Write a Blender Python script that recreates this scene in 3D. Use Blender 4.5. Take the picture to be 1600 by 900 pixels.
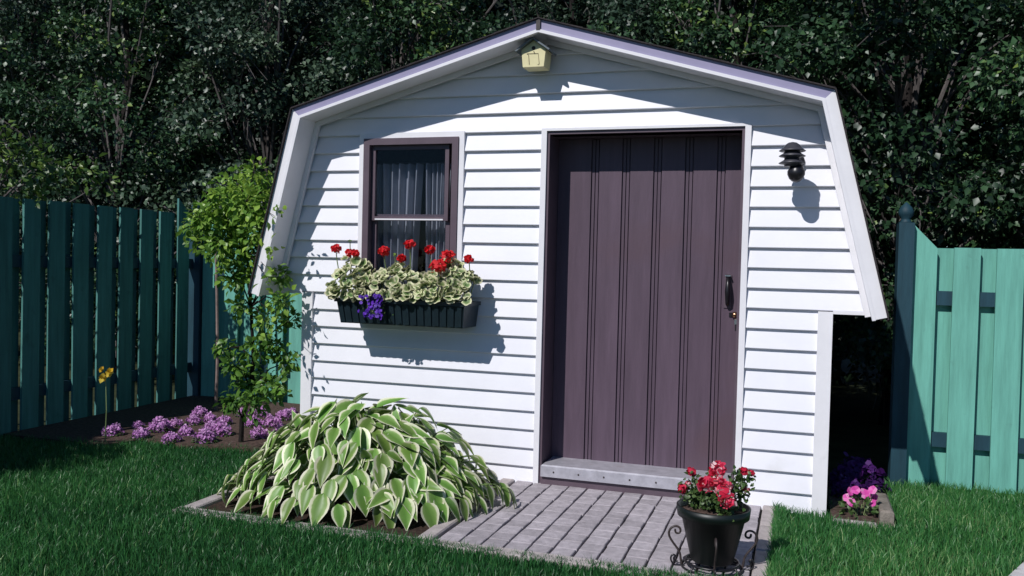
import bpy, math, random
import numpy as np
from mathutils import Vector, Matrix

for o in list(bpy.data.objects):
    bpy.data.objects.remove(o, do_unlink=True)
S = bpy.context.scene
C = S.collection
R = math.radians

# ------------------------------------------------------------------ camera
CAM = (1.49854, -5.18732, 1.34188)
PAN, TILT, ROLL, FPX = 0.317407, -0.025996, 0.024861, 1376.527
_f = Vector((-math.sin(PAN) * math.cos(TILT), math.cos(PAN) * math.cos(TILT), math.sin(TILT)))
_r0 = Vector((math.cos(PAN), math.sin(PAN), 0))
_u0 = _r0.cross(_f)
_r = math.cos(ROLL) * _r0 + math.sin(ROLL) * _u0
_u = -math.sin(ROLL) * _r0 + math.cos(ROLL) * _u0
cam = bpy.data.cameras.new('camera')
cam.sensor_width = 36.0
cam.lens = 36.0 * FPX / 1600.0
cam.clip_start = 0.05
cam.clip_end = 1000
camo = bpy.data.objects.new('camera', cam)
C.objects.link(camo)
M = Matrix.Identity(4)
for i in range(3):
    M[i][0], M[i][1], M[i][2], M[i][3] = _r[i], _u[i], -_f[i], CAM[i]
camo.matrix_world = M
S.camera = camo

# ------------------------------------------------------------------ light
SUNDIR = Vector((0.375, 1.0, -0.96)).normalized()      # the way the light travels
ELEV = math.asin(-SUNDIR.z)
w = bpy.data.worlds.new('World')
S.world = w
w.use_nodes = True
nt = w.node_tree
sky = nt.nodes.new('ShaderNodeTexSky')
sky.sky_type = 'NISHITA'
sky.sun_disc = False
sky.sun_elevation = ELEV
sky.sun_rotation = math.atan2(-SUNDIR.x, -SUNDIR.y)
sky.altitude = 100
sky.ozone_density = 10.0
sky.dust_density = 0.0
bg = nt.nodes['Background']
bg.inputs['Strength'].default_value = 0.08
nt.links.new(sky.outputs[0], bg.inputs['Color'])
sun = bpy.data.lights.new('sun', 'SUN')
sun.energy = 5.0
sun.angle = R(0.5)
sun.color = (1.0, 0.972, 0.958)
suno = bpy.data.objects.new('sun', sun)
C.objects.link(suno)
suno.location = (-3, -8, 9)
suno.rotation_euler = SUNDIR.to_track_quat('-Z', 'Y').to_euler()
S.view_settings.view_transform = 'Standard'
S.view_settings.look = 'None'
S.view_settings.exposure = -0.38
S.view_settings.gamma = 1.0

# ------------------------------------------------------------------ helpers
def at(u, v, x=None, y=None, z=None):
    """photo pixel -> point on the wall / ground plane it touches"""
    d = _f + _r * ((u - 800) / FPX) - _u * ((v - 450) / FPX)
    c = Vector(CAM)
    if y is not None: t = (y - c.y) / d.y
    elif z is not None: t = (z - c.z) / d.z
    else: t = (x - c.x) / d.x
    return c + d * t

class MB:
    def __init__(s): s.v = []; s.f = []; s.a = []
    def add(s, vs, fs, a=0.0):
        b = len(s.v)
        s.v += [tuple(p) for p in vs]; s.f += [tuple(i + b for i in f) for f in fs]
        s.a += (list(a) if hasattr(a, '__len__') else [a] * len(vs))
        return s
    def hexa(s, p, a=0.0):   # 8 points: bottom 0-3 ccw, top 4-7
        return s.add(p, [(3, 2, 1, 0), (4, 5, 6, 7), (0, 1, 5, 4), (1, 2, 6, 5), (2, 3, 7, 6), (3, 0, 4, 7)], a)
    def box(s, x0, x1, y0, y1, z0, z1, a=0.0):
        return s.hexa([(x0, y0, z0), (x1, y0, z0), (x1, y1, z0), (x0, y1, z0),
                       (x0, y0, z1), (x1, y0, z1), (x1, y1, z1), (x0, y1, z1)], a)
    def cbox(s, x0, x1, y0, y1, z0, z1, c=0.004):   # box with chamfered top edges
        return (s.add([(x0, y0, z0), (x1, y0, z0), (x1, y1, z0), (x0, y1, z0),
                       (x0, y0, z1 - c), (x1, y0, z1 - c), (x1, y1, z1 - c), (x0, y1, z1 - c),
                       (x0 + c, y0 + c, z1), (x1 - c, y0 + c, z1), (x1 - c, y1 - c, z1), (x0 + c, y1 - c, z1)],
                      [(3, 2, 1, 0), (0, 1, 5, 4), (1, 2, 6, 5), (2, 3, 7, 6), (3, 0, 4, 7),
                       (4, 5, 9, 8), (5, 6, 10, 9), (6, 7, 11, 10), (7, 4, 8, 11), (8, 9, 10, 11)]))
    def prism(s, poly, y0, y1):   # poly in (x,z), ccw seen from -y
        n = len(poly)
        vs = [(x, y0, z) for x, z in poly] + [(x, y1, z) for x, z in poly]
        fs = [tuple(range(n)), tuple(range(2 * n - 1, n - 1, -1))]
        fs += [(i, i + n, (i + 1) % n + n, (i + 1) % n) for i in range(n)]
        return s.add(vs, fs)
    def slab(s, poly, z0, z1):   # poly in (x,y), ccw from above
        n = len(poly)
        vs = [(x, y, z0) for x, y in poly] + [(x, y, z1) for x, y in poly]
        fs = [tuple(range(n - 1, -1, -1)), tuple(range(n, 2 * n))]
        fs += [(i, (i + 1) % n, (i + 1) % n + n, i + n) for i in range(n)]
        return s.add(vs, fs)
    def tube(s, pts, rad, n=6, a=0.0, cap=True):
        pts = [Vector(p) for p in pts]
        if not hasattr(rad, '__len__'): rad = [rad] * len(pts)
        vs = []; fs = []
        ref = None
        for i, p in enumerate(pts):
            t = (pts[min(i + 1, len(pts) - 1)] - pts[max(i - 1, 0)]).normalized()
            if ref is None:
                ref = t.orthogonal().normalized()
            ref = (ref - t * ref.dot(t)); ref = ref.normalized() if ref.length > 1e-6 else t.orthogonal().normalized()
            b = t.cross(ref)
            for k in range(n):
                an = 2 * math.pi * k / n
                vs.append(p + (ref * math.cos(an) + b * math.sin(an)) * rad[i])
        for i in range(len(pts) - 1):
            for k in range(n):
                fs.append((i * n + k, i * n + (k + 1) % n, (i + 1) * n + (k + 1) % n, (i + 1) * n + k))
        if cap:
            fs.append(tuple(range(n - 1, -1, -1))); fs.append(tuple((len(pts) - 1) * n + k for k in range(n)))
        return s.add(vs, fs, a)
    def lathe(s, prof, o=(0, 0, 0), n=24, axis='z', a=0.0):   # prof [(r,h)]
        vs = []; fs = []
        for r_, h in prof:
            for k in range(n):
                an = 2 * math.pi * k / n
                c, d = r_ * math.cos(an), r_ * math.sin(an)
                p = (c, d, h) if axis == 'z' else (c, -h, d)
                vs.append((o[0] + p[0], o[1] + p[1], o[2] + p[2]))
        for i in range(len(prof) - 1):
            for k in range(n):
                fs.append((i * n + k, i * n + (k + 1) % n, (i + 1) * n + (k + 1) % n, (i + 1) * n + k))
        fs.append(tuple(range(n - 1, -1, -1))); fs.append(tuple((len(prof) - 1) * n + k for k in range(n)))
        return s.add(vs, fs, a)

def wloc(o):
    p = Vector((0, 0, 0))
    while o is not None:
        p = p + o.location; o = o.parent
    return p

def make_mesh(name, V, F, mat, smooth=False, attr=None):
    me = bpy.data.meshes.new(name)
    if isinstance(V, np.ndarray):
        n, k = F.shape
        me.vertices.add(len(V)); me.vertices.foreach_set('co', V.astype(np.float32).ravel())
        me.loops.add(n * k); me.loops.foreach_set('vertex_index', F.astype(np.int32).ravel())
        me.polygons.add(n)
        me.polygons.foreach_set('loop_start', np.arange(0, n * k, k, dtype=np.int32))
        me.polygons.foreach_set('loop_total', np.full(n, k, dtype=np.int32))
        me.update(calc_edges=True)
    else:
        me.from_pydata(V, [], F); me.update()
    if attr:
        for an, av in attr.items():
            at_ = me.attributes.new(an, 'FLOAT', 'POINT')
            at_.data.foreach_set('value', np.asarray(av, dtype=np.float32))
    if smooth:
        me.polygons.foreach_set('use_smooth', np.ones(len(me.polygons), dtype=bool))
    if mat: me.materials.append(mat)
    return me

def tag(o, label=None, cat=None, group=None, kind=None):
    if label: o['label'] = label
    if cat: o['category'] = cat
    if group: o['group'] = group
    if kind: o['kind'] = kind
    return o

def thing(name, loc, label, cat, group=None):
    o = bpy.data.objects.new(name, None)
    o.empty_display_size = 0.1
    o.location = loc
    C.objects.link(o)
    return tag(o, label, cat, group)

def link(name, me, parent=None, loc=None, kind=None):
    o = bpy.data.objects.new(name, me)
    C.objects.link(o)
    if loc is not None: o.location = loc
    if parent is not None: o.parent = parent
    if kind: o['kind'] = kind
    return o

def part(name, mb, mat, parent=None, smooth=False, kind=None, org=None):
    """mesh in world coordinates -> object; children keep their parent's origin"""
    off = wloc(parent) if parent is not None else Vector(org or (0, 0, 0))
    V = [(x - off.x, y - off.y, z - off.z) for x, y, z in mb.v]
    me = make_mesh(name, V, mb.f, mat, smooth, {'rnd': mb.a} if any(mb.a) else None)
    return link(name, me, parent, None if parent is not None else off, kind)

def placed(name, me, parent, mw, kind=None):
    """shared mesh at world matrix mw under an untransformed-rotation parent"""
    o = link(name, me, parent, kind=kind)
    o.matrix_basis = Matrix.Translation(-wloc(parent)) @ mw if parent is not None else mw
    return o

def frame(p, tip, nrm, s=1.0, sw=1.0):
    """matrix: local y = tip direction, z = normal"""
    t = Vector(tip).normalized(); n = Vector(nrm)
    n = (n - t * n.dot(t))
    n = n.normalized() if n.length > 1e-5 else t.orthogonal().normalized()
    x = t.cross(n)
    m = Matrix.Identity(4)
    for i in range(3):
        m[i][0], m[i][1], m[i][2], m[i][3] = x[i] * s * sw, t[i] * s, n[i] * s, p[i]
    return m

# ------------------------------------------------------------------ materials
def mat(name, col, rough=0.6, var=0.12, scale=6.0, bump=0.0, bscale=60.0, spec=0.5, metal=0.0, stretch=(1, 1, 1),
        col2=None, objvar=0.0, dirt=None):
    m = bpy.data.materials.new(name); m.use_nodes = True
    n = m.node_tree.nodes; l = m.node_tree.links
    b = n['Principled BSDF']
    b.inputs['Roughness'].default_value = rough
    b.inputs['Specular IOR Level'].default_value = spec
    b.inputs['Metallic'].default_value = metal
    tc = n.new('ShaderNodeTexCoord'); mp = n.new('ShaderNodeMapping')
    mp.inputs['Scale'].default_value = stretch
    geo = n.new('ShaderNodeNewGeometry')
    l.new(geo.outputs['Position'], mp.inputs['Vector'])
    no = n.new('ShaderNodeTexNoise'); no.inputs['Scale'].default_value = scale; no.inputs['Detail'].default_value = 6
    no.inputs['Roughness'].default_value = 0.65
    l.new(mp.outputs[0], no.inputs['Vector'])
    rp = n.new('ShaderNodeValToRGB')
    c2 = col2 or [c * (1 - var * 2) for c in col]
    c1 = [min(1, c * (1 + var)) for c in col]
    rp.color_ramp.elements[0].position = 0.3; rp.color_ramp.elements[1].position = 0.68
    rp.color_ramp.elements[0].color = (*c2, 1); rp.color_ramp.elements[1].color = (*c1, 1)
    l.new(no.outputs['Fac'], rp.inputs[0])
    out = rp.outputs[0]
    if dirt:
        d = n.new('ShaderNodeTexNoise'); d.inputs['Scale'].default_value = dirt[1]; d.inputs['Detail'].default_value = 8
        l.new(geo.outputs['Position'], d.inputs['Vector'])
        dr = n.new('ShaderNodeValToRGB'); dr.color_ramp.elements[0].position = dirt[2]; dr.color_ramp.elements[1].position = dirt[2] + 0.16
        l.new(d.outputs['Fac'], dr.inputs[0])
        mx = n.new('ShaderNodeMix'); mx.data_type = 'RGBA'
        l.new(dr.outputs[0], mx.inputs[0]); l.new(out, mx.inputs[6]); mx.inputs[7].default_value = (*dirt[0], 1)
        out = mx.outputs[2]
    if objvar:
        oi = n.new('ShaderNodeObjectInfo'); hs = n.new('ShaderNodeHueSaturation')
        mr = n.new('ShaderNodeMapRange'); mr.inputs[3].default_value = 1 - objvar; mr.inputs[4].default_value = 1 + objvar
        l.new(oi.outputs['Random'], mr.inputs[0]); l.new(mr.outputs[0], hs.inputs['Value']); l.new(out, hs.inputs['Color'])
        out = hs.outputs[0]
    l.new(out, b.inputs['Base Color'])
    if bump:
        bn = n.new('ShaderNodeTexNoise'); bn.inputs['Scale'].default_value = bscale; bn.inputs['Detail'].default_value = 5
        l.new(mp.outputs[0], bn.inputs['Vector'])
        bp = n.new('ShaderNodeBump'); bp.inputs['Strength'].default_value = bump; bp.inputs['Distance'].default_value = 0.01
        l.new(bn.outputs['Fac'], bp.inputs['Height']); l.new(bp.outputs[0], b.inputs['Normal'])
    return m

def leafmat(name, cols, rough=0.4, spec=0.5, trans=0.25, attr='rnd', obj=False, pos=None, const=False, noise=0.0):
    """cols: ramp over a per-leaf attribute; a share of the light passes through"""
    m = bpy.data.materials.new(name); m.use_nodes = True
    n = m.node_tree.nodes; l = m.node_tree.links
    b = n['Principled BSDF']; out = n['Material Output']
    b.inputs['Roughness'].default_value = rough; b.inputs['Specular IOR Level'].default_value = spec
    a = n.new('ShaderNodeAttribute'); a.attribute_name = attr
    src = a.outputs['Fac']
    if noise:
        g = n.new('ShaderNodeNewGeometry'); nz = n.new('ShaderNodeTexNoise'); nz.inputs['Scale'].default_value = 45; nz.inputs['Detail'].default_value = 3
        l.new(g.outputs['Position'], nz.inputs['Vector'])
        ma = n.new('ShaderNodeMath'); ma.operation = 'MULTIPLY_ADD'; ma.inputs[1].default_value = noise; ma.inputs[2].default_value = -noise * 0.5
        l.new(nz.outputs['Fac'], ma.inputs[0])
        ad = n.new('ShaderNodeMath'); ad.operation = 'ADD'; l.new(src, ad.inputs[0]); l.new(ma.outputs[0], ad.inputs[1]); src = ad.outputs[0]
    rp = n.new('ShaderNodeValToRGB')
    el = rp.color_ramp.elements
    pos = pos or [i / (len(cols) - 1) for i in range(len(cols))]
    while len(el) < len(cols): el.new(0.5)
    for i, c in enumerate(cols):
        el[i].position = pos[i]; el[i].color = (*c, 1)
    l.new(src, rp.inputs[0])
    col = rp.outputs[0]
    if obj:
        oi = n.new('ShaderNodeObjectInfo'); hs = n.new('ShaderNodeHueSaturation')
        mr = n.new('ShaderNodeMapRange'); mr.inputs[3].default_value = 0.72; mr.inputs[4].default_value = 1.2
        l.new(oi.outputs['Random'], mr.inputs[0]); l.new(mr.outputs[0], hs.inputs['Value'])
        mr2 = n.new('ShaderNodeMapRange'); mr2.inputs[3].default_value = 0.485; mr2.inputs[4].default_value = 0.515
        l.new(oi.outputs['Random'], mr2.inputs[0]); l.new(mr2.outputs[0], hs.inputs['Hue'])
        l.new(col, hs.inputs['Color']); col = hs.outputs[0]
    l.new(col, b.inputs['Base Color'])
    if trans:
        tr = n.new('ShaderNodeBsdfTranslucent'); mx = n.new('ShaderNodeMixShader'); mx.inputs[0].default_value = trans
        l.new(col, tr.inputs['Color'])
        l.new(b.outputs[0], mx.inputs[1]); l.new(tr.outputs[0], mx.inputs[2]); l.new(mx.outputs[0], out.inputs['Surface'])
    return m

m_siding = mat('siding_white', (0.79, 0.79, 0.84), 0.45, 0.025, 3.0, 0.02, 40, 0.4, dirt=((0.62, 0.62, 0.62), 2.3, 0.66), objvar=0.02)
m_trim = mat('trim_white', (0.80, 0.79, 0.82), 0.4, 0.03, 5, 0.02, 30, dirt=((0.58, 0.57, 0.57), 5.0, 0.68))
m_fascia = mat('fascia_sky_tint', (0.31, 0.285, 0.43), 0.4, 0.04, 6)  # lavender sky sheen on the upper rake, painted into the base colour
m_brown = mat('door_brown', (0.100, 0.068, 0.095), 0.5, 0.10, 3, 0.12, 25, 0.35, stretch=(6, 6, 0.6), dirt=((0.098, 0.062, 0.080), 1.7, 0.55), objvar=0.06)
m_frame = mat('frame_brown', (0.105, 0.074, 0.095), 0.45, 0.08, 8)
m_shingle = mat('roof_shingle', (0.035, 0.028, 0.03), 0.9, 0.3, 30, 0.5, 90)
m_dark = mat('interior_dark', (0.03, 0.028, 0.03), 0.9)
m_curtain = mat('curtain', (0.30, 0.32, 0.37), 0.9, 0.05, 20)
m_metal = mat('threshold_metal', (0.50, 0.49, 0.54), 0.42, 0.12, 14, 0.1, 30, stretch=(1, 1, 1), metal=0.3, dirt=((0.34, 0.30, 0.31), 7, 0.64))
m_iron = mat('black_iron', (0.012, 0.011, 0.014), 0.35, 0.2, 20)
m_rust = mat('iron_brown', (0.045, 0.033, 0.032), 0.5, 0.25, 40)
m_brass = mat('brass', (0.5, 0.28, 0.16), 0.25, 0.1, 20, metal=1.0)
m_steel = mat('steel', (0.6, 0.6, 0.62), 0.25, 0.1, 20, metal=1.0)
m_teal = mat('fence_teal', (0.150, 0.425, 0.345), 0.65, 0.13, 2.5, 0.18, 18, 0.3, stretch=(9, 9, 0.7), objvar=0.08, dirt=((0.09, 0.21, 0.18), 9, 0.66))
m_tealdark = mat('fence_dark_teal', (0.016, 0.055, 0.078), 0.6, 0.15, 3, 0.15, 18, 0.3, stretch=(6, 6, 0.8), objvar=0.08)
m_tealshade = mat('fence_teal_shade', (0.075, 0.225, 0.205), 0.7, 0.15, 2.5, 0.18, 18, 0.3, stretch=(9, 9, 0.7), objvar=0.10, dirt=((0.05, 0.14, 0.13), 9, 0.62))  # same teal darkened: the side fence's deep shade is put into the colour
m_paver = mat('paver', (0.42, 0.385, 0.41), 0.85, 0.13, 26, 0.3, 160, 0.25, objvar=0.13, dirt=((0.29, 0.265, 0.28), 6, 0.60))
m_kerb = mat('kerb_concrete', (0.46, 0.41, 0.40), 0.85, 0.12, 14, 0.35, 130, 0.25, objvar=0.05, dirt=((0.28, 0.245, 0.23), 6, 0.62))
m_path = mat('path_concrete', (0.60, 0.57, 0.58), 0.85, 0.08, 14, 0.25, 130, 0.25)
m_sand = mat('joint_sand', (0.035, 0.03, 0.028), 0.95, 0.3, 60, 0.5, 120)
m_soil = mat('soil', (0.055, 0.036, 0.028), 0.95, 0.35, 40, 1.0, 70, 0.2, col2=(0.02, 0.013, 0.01))
m_mulch = mat('bed_mulch', (0.10, 0.066, 0.056), 0.95, 0.3, 35, 1.0, 60, 0.2, col2=(0.04, 0.026, 0.02))
m_ground = mat('ground', (0.04, 0.05, 0.022), 0.95, 0.3, 4, 0.5, 40, 0.2)
m_turf = mat('turf', (0.022, 0.048, 0.014), 0.95, 0.3, 14, 0.8, 60, 0.2)
m_box = mat('planter_green', (0.009, 0.020, 0.028), 0.42, 0.12, 15, spec=0.5)
m_pot = mat('pot_green', (0.004, 0.009, 0.008), 0.45, 0.2, 9, 0.05, 30)
m_bird = mat('birdhouse_cream', (0.70, 0.64, 0.36), 0.55, 0.05, 14)
m_birdroof = mat('birdhouse_roof', (0.10, 0.13, 0.15), 0.5, 0.1, 14)
m_line = mat('birdhouse_line', (0.12, 0.08, 0.05), 0.7)
m_bark = mat('bark', (0.024, 0.020, 0.019), 0.9, 0.3, 25, 0.7, 60, 0.2, stretch=(3, 3, 0.6))
m_twig = mat('twig_grey', (0.10, 0.088, 0.085), 0.8, 0.2, 30)
m_stake = mat('stake_wood', (0.26, 0.19, 0.17), 0.8, 0.2, 20)

m_leafA = leafmat('tree_leaf', [(0.007, 0.020, 0.010), (0.026, 0.068, 0.028), (0.066, 0.145, 0.055), (0.19, 0.28, 0.06)], 0.42, 0.5, 0.2, pos=[0, .45, .85, 1])
m_leafB = leafmat('tree_leaf_pale', [(0.014, 0.032, 0.020), (0.042, 0.080, 0.048), (0.10, 0.155, 0.085)], 0.42, 0.5, 0.18)
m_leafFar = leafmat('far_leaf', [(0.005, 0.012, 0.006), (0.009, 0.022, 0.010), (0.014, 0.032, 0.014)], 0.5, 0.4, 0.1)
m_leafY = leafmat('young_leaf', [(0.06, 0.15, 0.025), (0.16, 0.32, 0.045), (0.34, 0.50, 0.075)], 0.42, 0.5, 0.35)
m_leafV = leafmat('vine_leaf', [(0.035, 0.09, 0.02), (0.08, 0.16, 0.03), (0.18, 0.27, 0.05)], 0.42, 0.5, 0.3)
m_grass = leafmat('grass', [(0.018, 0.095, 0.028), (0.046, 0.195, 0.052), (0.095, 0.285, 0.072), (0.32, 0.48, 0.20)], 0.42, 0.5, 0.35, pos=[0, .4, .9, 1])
m_hosta = leafmat('hosta_leaf', [(0.13, 0.26, 0.045), (0.175, 0.32, 0.065), (0.26, 0.41, 0.11), (0.72, 0.73, 0.47), (0.84, 0.83, 0.64)], 0.42, 0.45, 0.2, attr='edge', obj=True, pos=[0, .4, .66, .76, 1], noise=0.22)
m_hstem = mat('hosta_stem', (0.14, 0.22, 0.06), 0.5)
m_geran = leafmat('geranium_leaf', [(0.085, 0.15, 0.045), (0.15, 0.235, 0.075), (0.24, 0.32, 0.12), (0.62, 0.62, 0.36), (0.78, 0.76, 0.52)], 0.5, 0.4, 0.2, attr='edge', obj=True, pos=[0, .35, .55, .72, 1], noise=0.3)
m_gstem = mat('geranium_stem', (0.17, 0.24, 0.09), 0.5)
m_red = leafmat('red_petal', [(0.50, 0.006, 0.012), (0.70, 0.012, 0.02), (0.80, 0.03, 0.035)], 0.5, 0.3, 0.25)
m_rose = leafmat('rose_petal', [(0.60, 0.015, 0.05), (0.74, 0.055, 0.13), (0.82, 0.18, 0.27), (0.88, 0.66, 0.68)], 0.5, 0.3, 0.25, pos=[0, .5, .8, 1], noise=0.5)
m_roseleaf = leafmat('rose_leaf', [(0.03, 0.065, 0.018), (0.06, 0.12, 0.03), (0.12, 0.18, 0.06)], 0.45, 0.5, 0.25)
m_lilac = leafmat('lilac_petal', [(0.40, 0.15, 0.42), (0.58, 0.26, 0.60), (0.74, 0.46, 0.74)], 0.6, 0.3, 0.25)
m_violet = leafmat('violet_petal', [(0.045, 0.010, 0.22), (0.085, 0.018, 0.38), (0.16, 0.04, 0.52)], 0.55, 0.3, 0.2)
m_purple = leafmat('purple_petal', [(0.03, 0.004, 0.06), (0.05, 0.007, 0.10), (0.08, 0.015, 0.15)], 0.6, 0.3, 0.2)
m_pink = leafmat('pink_petal', [(0.62, 0.05, 0.34), (0.76, 0.11, 0.46), (0.85, 0.36, 0.62)], 0.5, 0.3, 0.25)
m_yellow = leafmat('yellow_petal', [(0.75, 0.42, 0.02), (0.85, 0.55, 0.03), (0.88, 0.68, 0.10)], 0.5, 0.3, 0.25)

def glass_mat():
    m = bpy.data.materials.new('window_glass'); m.use_nodes = True
    n = m.node_tree.nodes; l = m.node_tree.links
    for x in list(n): n.remove(x)
    out = n.new('ShaderNodeOutputMaterial'); t = n.new('ShaderNodeBsdfTransparent'); g = n.new('ShaderNodeBsdfGlossy')
    t.inputs['Color'].default_value = (0.92, 0.93, 0.95, 1); g.inputs['Roughness'].default_value = 0.02
    fr = n.new('ShaderNodeFresnel'); fr.inputs['IOR'].default_value = 1.25
    mx = n.new('ShaderNodeMixShader')
    l.new(fr.outputs[0], mx.inputs[0]); l.new(t.outputs[0], mx.inputs[1]); l.new(g.outputs[0], mx.inputs[2]); l.new(mx.outputs[0], out.inputs['Surface'])
    return m
m_glass = glass_mat()

rng = np.random.default_rng(11)
rnd = random.Random(5)

# ------------------------------------------------------------------ setting: ground, lawn, path
def sheet(name, poly, z, m, kind='structure', thick=0.05):
    o = part(name, MB().slab(poly, z - thick, z), m)
    o['kind'] = kind
    return o
g = part('ground', MB().box(-90, 90, -60, 120, -0.3, -0.045), m_ground); g['kind'] = 'structure'
sheet('lawn', [(-3.96, -7), (5.5, -7), (5.5, 0.98), (-3.96, 0.98)], -0.012, m_turf, thick=0.03)
bed = sheet('flower_bed', [(-3.96, -.30), (-3.05, -.30), (-2.95, -.02), (-2.6, -.06), (-2.2, 0.02), (-1.69, 0.02), (-1.69, 1.82), (-3.96, 1.82)], 0.03, m_mulch)
bed2 = sheet('flower_bed', [(1.69, -0.10), (1.955, -0.10), (1.955, 0.96), (1.69, 0.96)], 0.02, m_mulch)
hbed = sheet('flower_bed', [(-1.50, -1.31), (-0.235, -1.31), (-0.235, -0.02), (-1.50, -0.02)], 0.002, m_soil, thick=0.01)
path = sheet('path', [(2.06, -1.55), (4.4, -1.55), (4.4, 0.2), (2.87, 0.2)], 0.012, m_path, thick=0.06)

# patio: bedding sheet, every paver, kerb stones round patio and hosta bed
patio = part('patio', MB().box(-0.14, 1.325, -1.30, -0.012, -0.03, -0.006), m_sand); patio['kind'] = 'structure'
px0, pw, rows = -0.135, 0.1122, 11
ph = 1.275 / rows
pav = []
for k in range(5):
    a = MB(); j = lambda: rnd.uniform(-0.0018, 0.0018)
    hw, hh = pw / 2 - 0.0055, ph / 2 - 0.0017
    b = 0.0028
    c8 = [(-hw + j(), -hh + j()), (hw + j(), -hh + j()), (hw + j(), hh + j()), (-hw + j(), hh + j())]
    top = [(x * (1 - b / hw), y * (1 - b / hh), 0.012 + rnd.uniform(-.0012, .0012)) for x, y in c8]
    mid = [(x, y, 0.0095) for x, y in c8]; bot = [(x, y, -0.02) for x, y in c8]
    a.add(bot + mid + top, [(3, 2, 1, 0)] + [(i, (i + 1) % 4, (i + 1) % 4 + 4, i + 4) for i in range(4)]
          + [(i + 4, (i + 1) % 4 + 4, (i + 1) % 4 + 8, i + 8) for i in range(4)] + [(8, 9, 10, 11)])
    pav.append(make_mesh('paver', a.v, a.f, m_paver))
for i in range(13):
    sh = rnd.uniform(-0.012, 0.012)
    for r_ in range(rows):
        o = link('paver', pav[rnd.randrange(5)], patio)
        o.location = (px0 + pw * (i + .5) + rnd.uniform(-.0015, .0015), -0.018 - ph * (r_ + .5) + (sh if 0 < r_ < rows - 1 else 0) * 0.2, rnd.uniform(-0.0012, 0.0012))
        o.rotation_euler = (rnd.uniform(-.004, .004), rnd.uniform(-.004, .004), rnd.uniform(-.008, .008))
kerbs = part('kerb_edging', MB().box(-1.58, 1.405, -1.39, -1.31, -0.04, -0.018), m_sand); kerbs['kind'] = 'structure'
def kerbstone(x0, x1, y0, y1, h=0.02):
    return part('kerb_stone', MB().cbox(x0 + .003, x1 - .003, y0 + .003, y1 - .003, -0.03, h + rnd.uniform(-.003, .003), 0.007), m_kerb, kerbs)
xs = [-1.60, -0.95, -0.30, -0.14, 0.33, 0.80, 1.27, 1.405]
for a, b in zip(xs[:-1], xs[1:]): kerbstone(a, b, -1.395, -1.305)
for a, b in ((-1.305, -0.85), (-0.85, -0.40), (-0.40, 0.0)): kerbstone(-1.59, -1.505, a, b)
for a, b in ((-1.305, -0.86), (-0.86, -0.42), (-0.42, -0.022)): kerbstone(-0.232, -0.146, a, b, 0.022)
for a, b in ((-1.305, -0.87), (-0.87, -0.44), (-0.44, -0.022)): kerbstone(1.328, 1.405, a, b)
m_block = mat('block_concrete', (0.24, 0.21, 0.18), 0.9, 0.2, 14, 0.5, 90, 0.2, dirt=((0.12, 0.10, 0.08), 8, 0.55))
eb = part('edging_block', MB().cbox(1.935, 2.005, -0.13, 0.28, -0.03, 0.085, 0.012), m_block, org=(1.98, 0.07, 0))
tag(eb, 'weathered grey concrete edging block beside the pink flowers', 'block')
eb2 = part('edging_block', MB().cbox(1.70, 1.925, -0.145, -0.105, -0.03, 0.012, 0.01), m_kerb, org=(1.8, -0.12, 0))
tag(eb2, 'low concrete edging strip in front of the pink flowers', 'block')

# ------------------------------------------------------------------ the shed
shed = thing('garden_shed', (0, 0, 0), 'white garden shed with gambrel roof, horizontal siding and brown door', 'shed')
PZ, Z0 = 0.1143, 1.5892
OV = -0.25                                    # front of the rake
RID, KNX, KNZ, EVX, EVZ = 2.775, 1.632, 2.305, 1.925, 1.118
JZ = Z0 - 4 * PZ                              # underside of the side overhang
CX = 1.668                                    # outside of the corner posts
DEP = 2.6
def half(z, inset=0.0):                       # half width of the gable at height z
    if z >= KNZ: return max(0.0, KNX * (RID - z) / (RID - KNZ)) - inset
    return KNX + (EVX - KNX) * (KNZ - z) / (KNZ - EVZ) - inset
RT = 0.055                                    # wall stays this far below the roof's top line
def hw_wall(z):
    if z < JZ - 1e-4: return CX - 0.02
    a = KNX * (RID - RT - z) / (RID - KNZ)
    b = half(min(z, KNZ), 0.045) if z < KNZ else 9
    return max(0.0, min(a, b))
W0, W1, WZ0, WZ1 = -1.262, -0.532, 1.03, 2.172       # window trim outside
D0, D1, DZ1 = -0.032, 1.203, 2.176                   # door casing outside
wall = MB()
zb, yb0, yb1 = -0.03, 0.004, 0.09
WI = (W0 + 0.03, W1 - 0.03)
wall.box(-CX + .02, WI[0], yb0, yb1, zb, JZ); wall.box(-1.86, WI[0], yb0, yb1, JZ + .002, 2.14)
wall.box(WI[0], WI[1], yb0, yb1, zb, WZ0 + .03)
wall.box(WI[1], D0 + .03, yb0, yb1, zb, 2.14)
wall.box(D1 - .03, CX - .02, yb0, yb1, zb, JZ); wall.box(D1 - .03, 1.86, yb0, yb1, JZ + .002, 2.14)
wall.v = [((max(-1, min(1, x / 1.86)) * hw_wall(z) if abs(x) > 1.8 else x), y, z) for x, y, z in wall.v]
wall.prism([(-hw_wall(2.14), 2.14), (hw_wall(2.14), 2.14), (hw_wall(KNZ - .01), KNZ - .01), (0.02, RID - RT), (-0.02, RID - RT), (-hw_wall(KNZ - .01), KNZ - .01)], yb0, yb1)
wallo = part('wall', wall, m_siding, shed)
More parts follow.
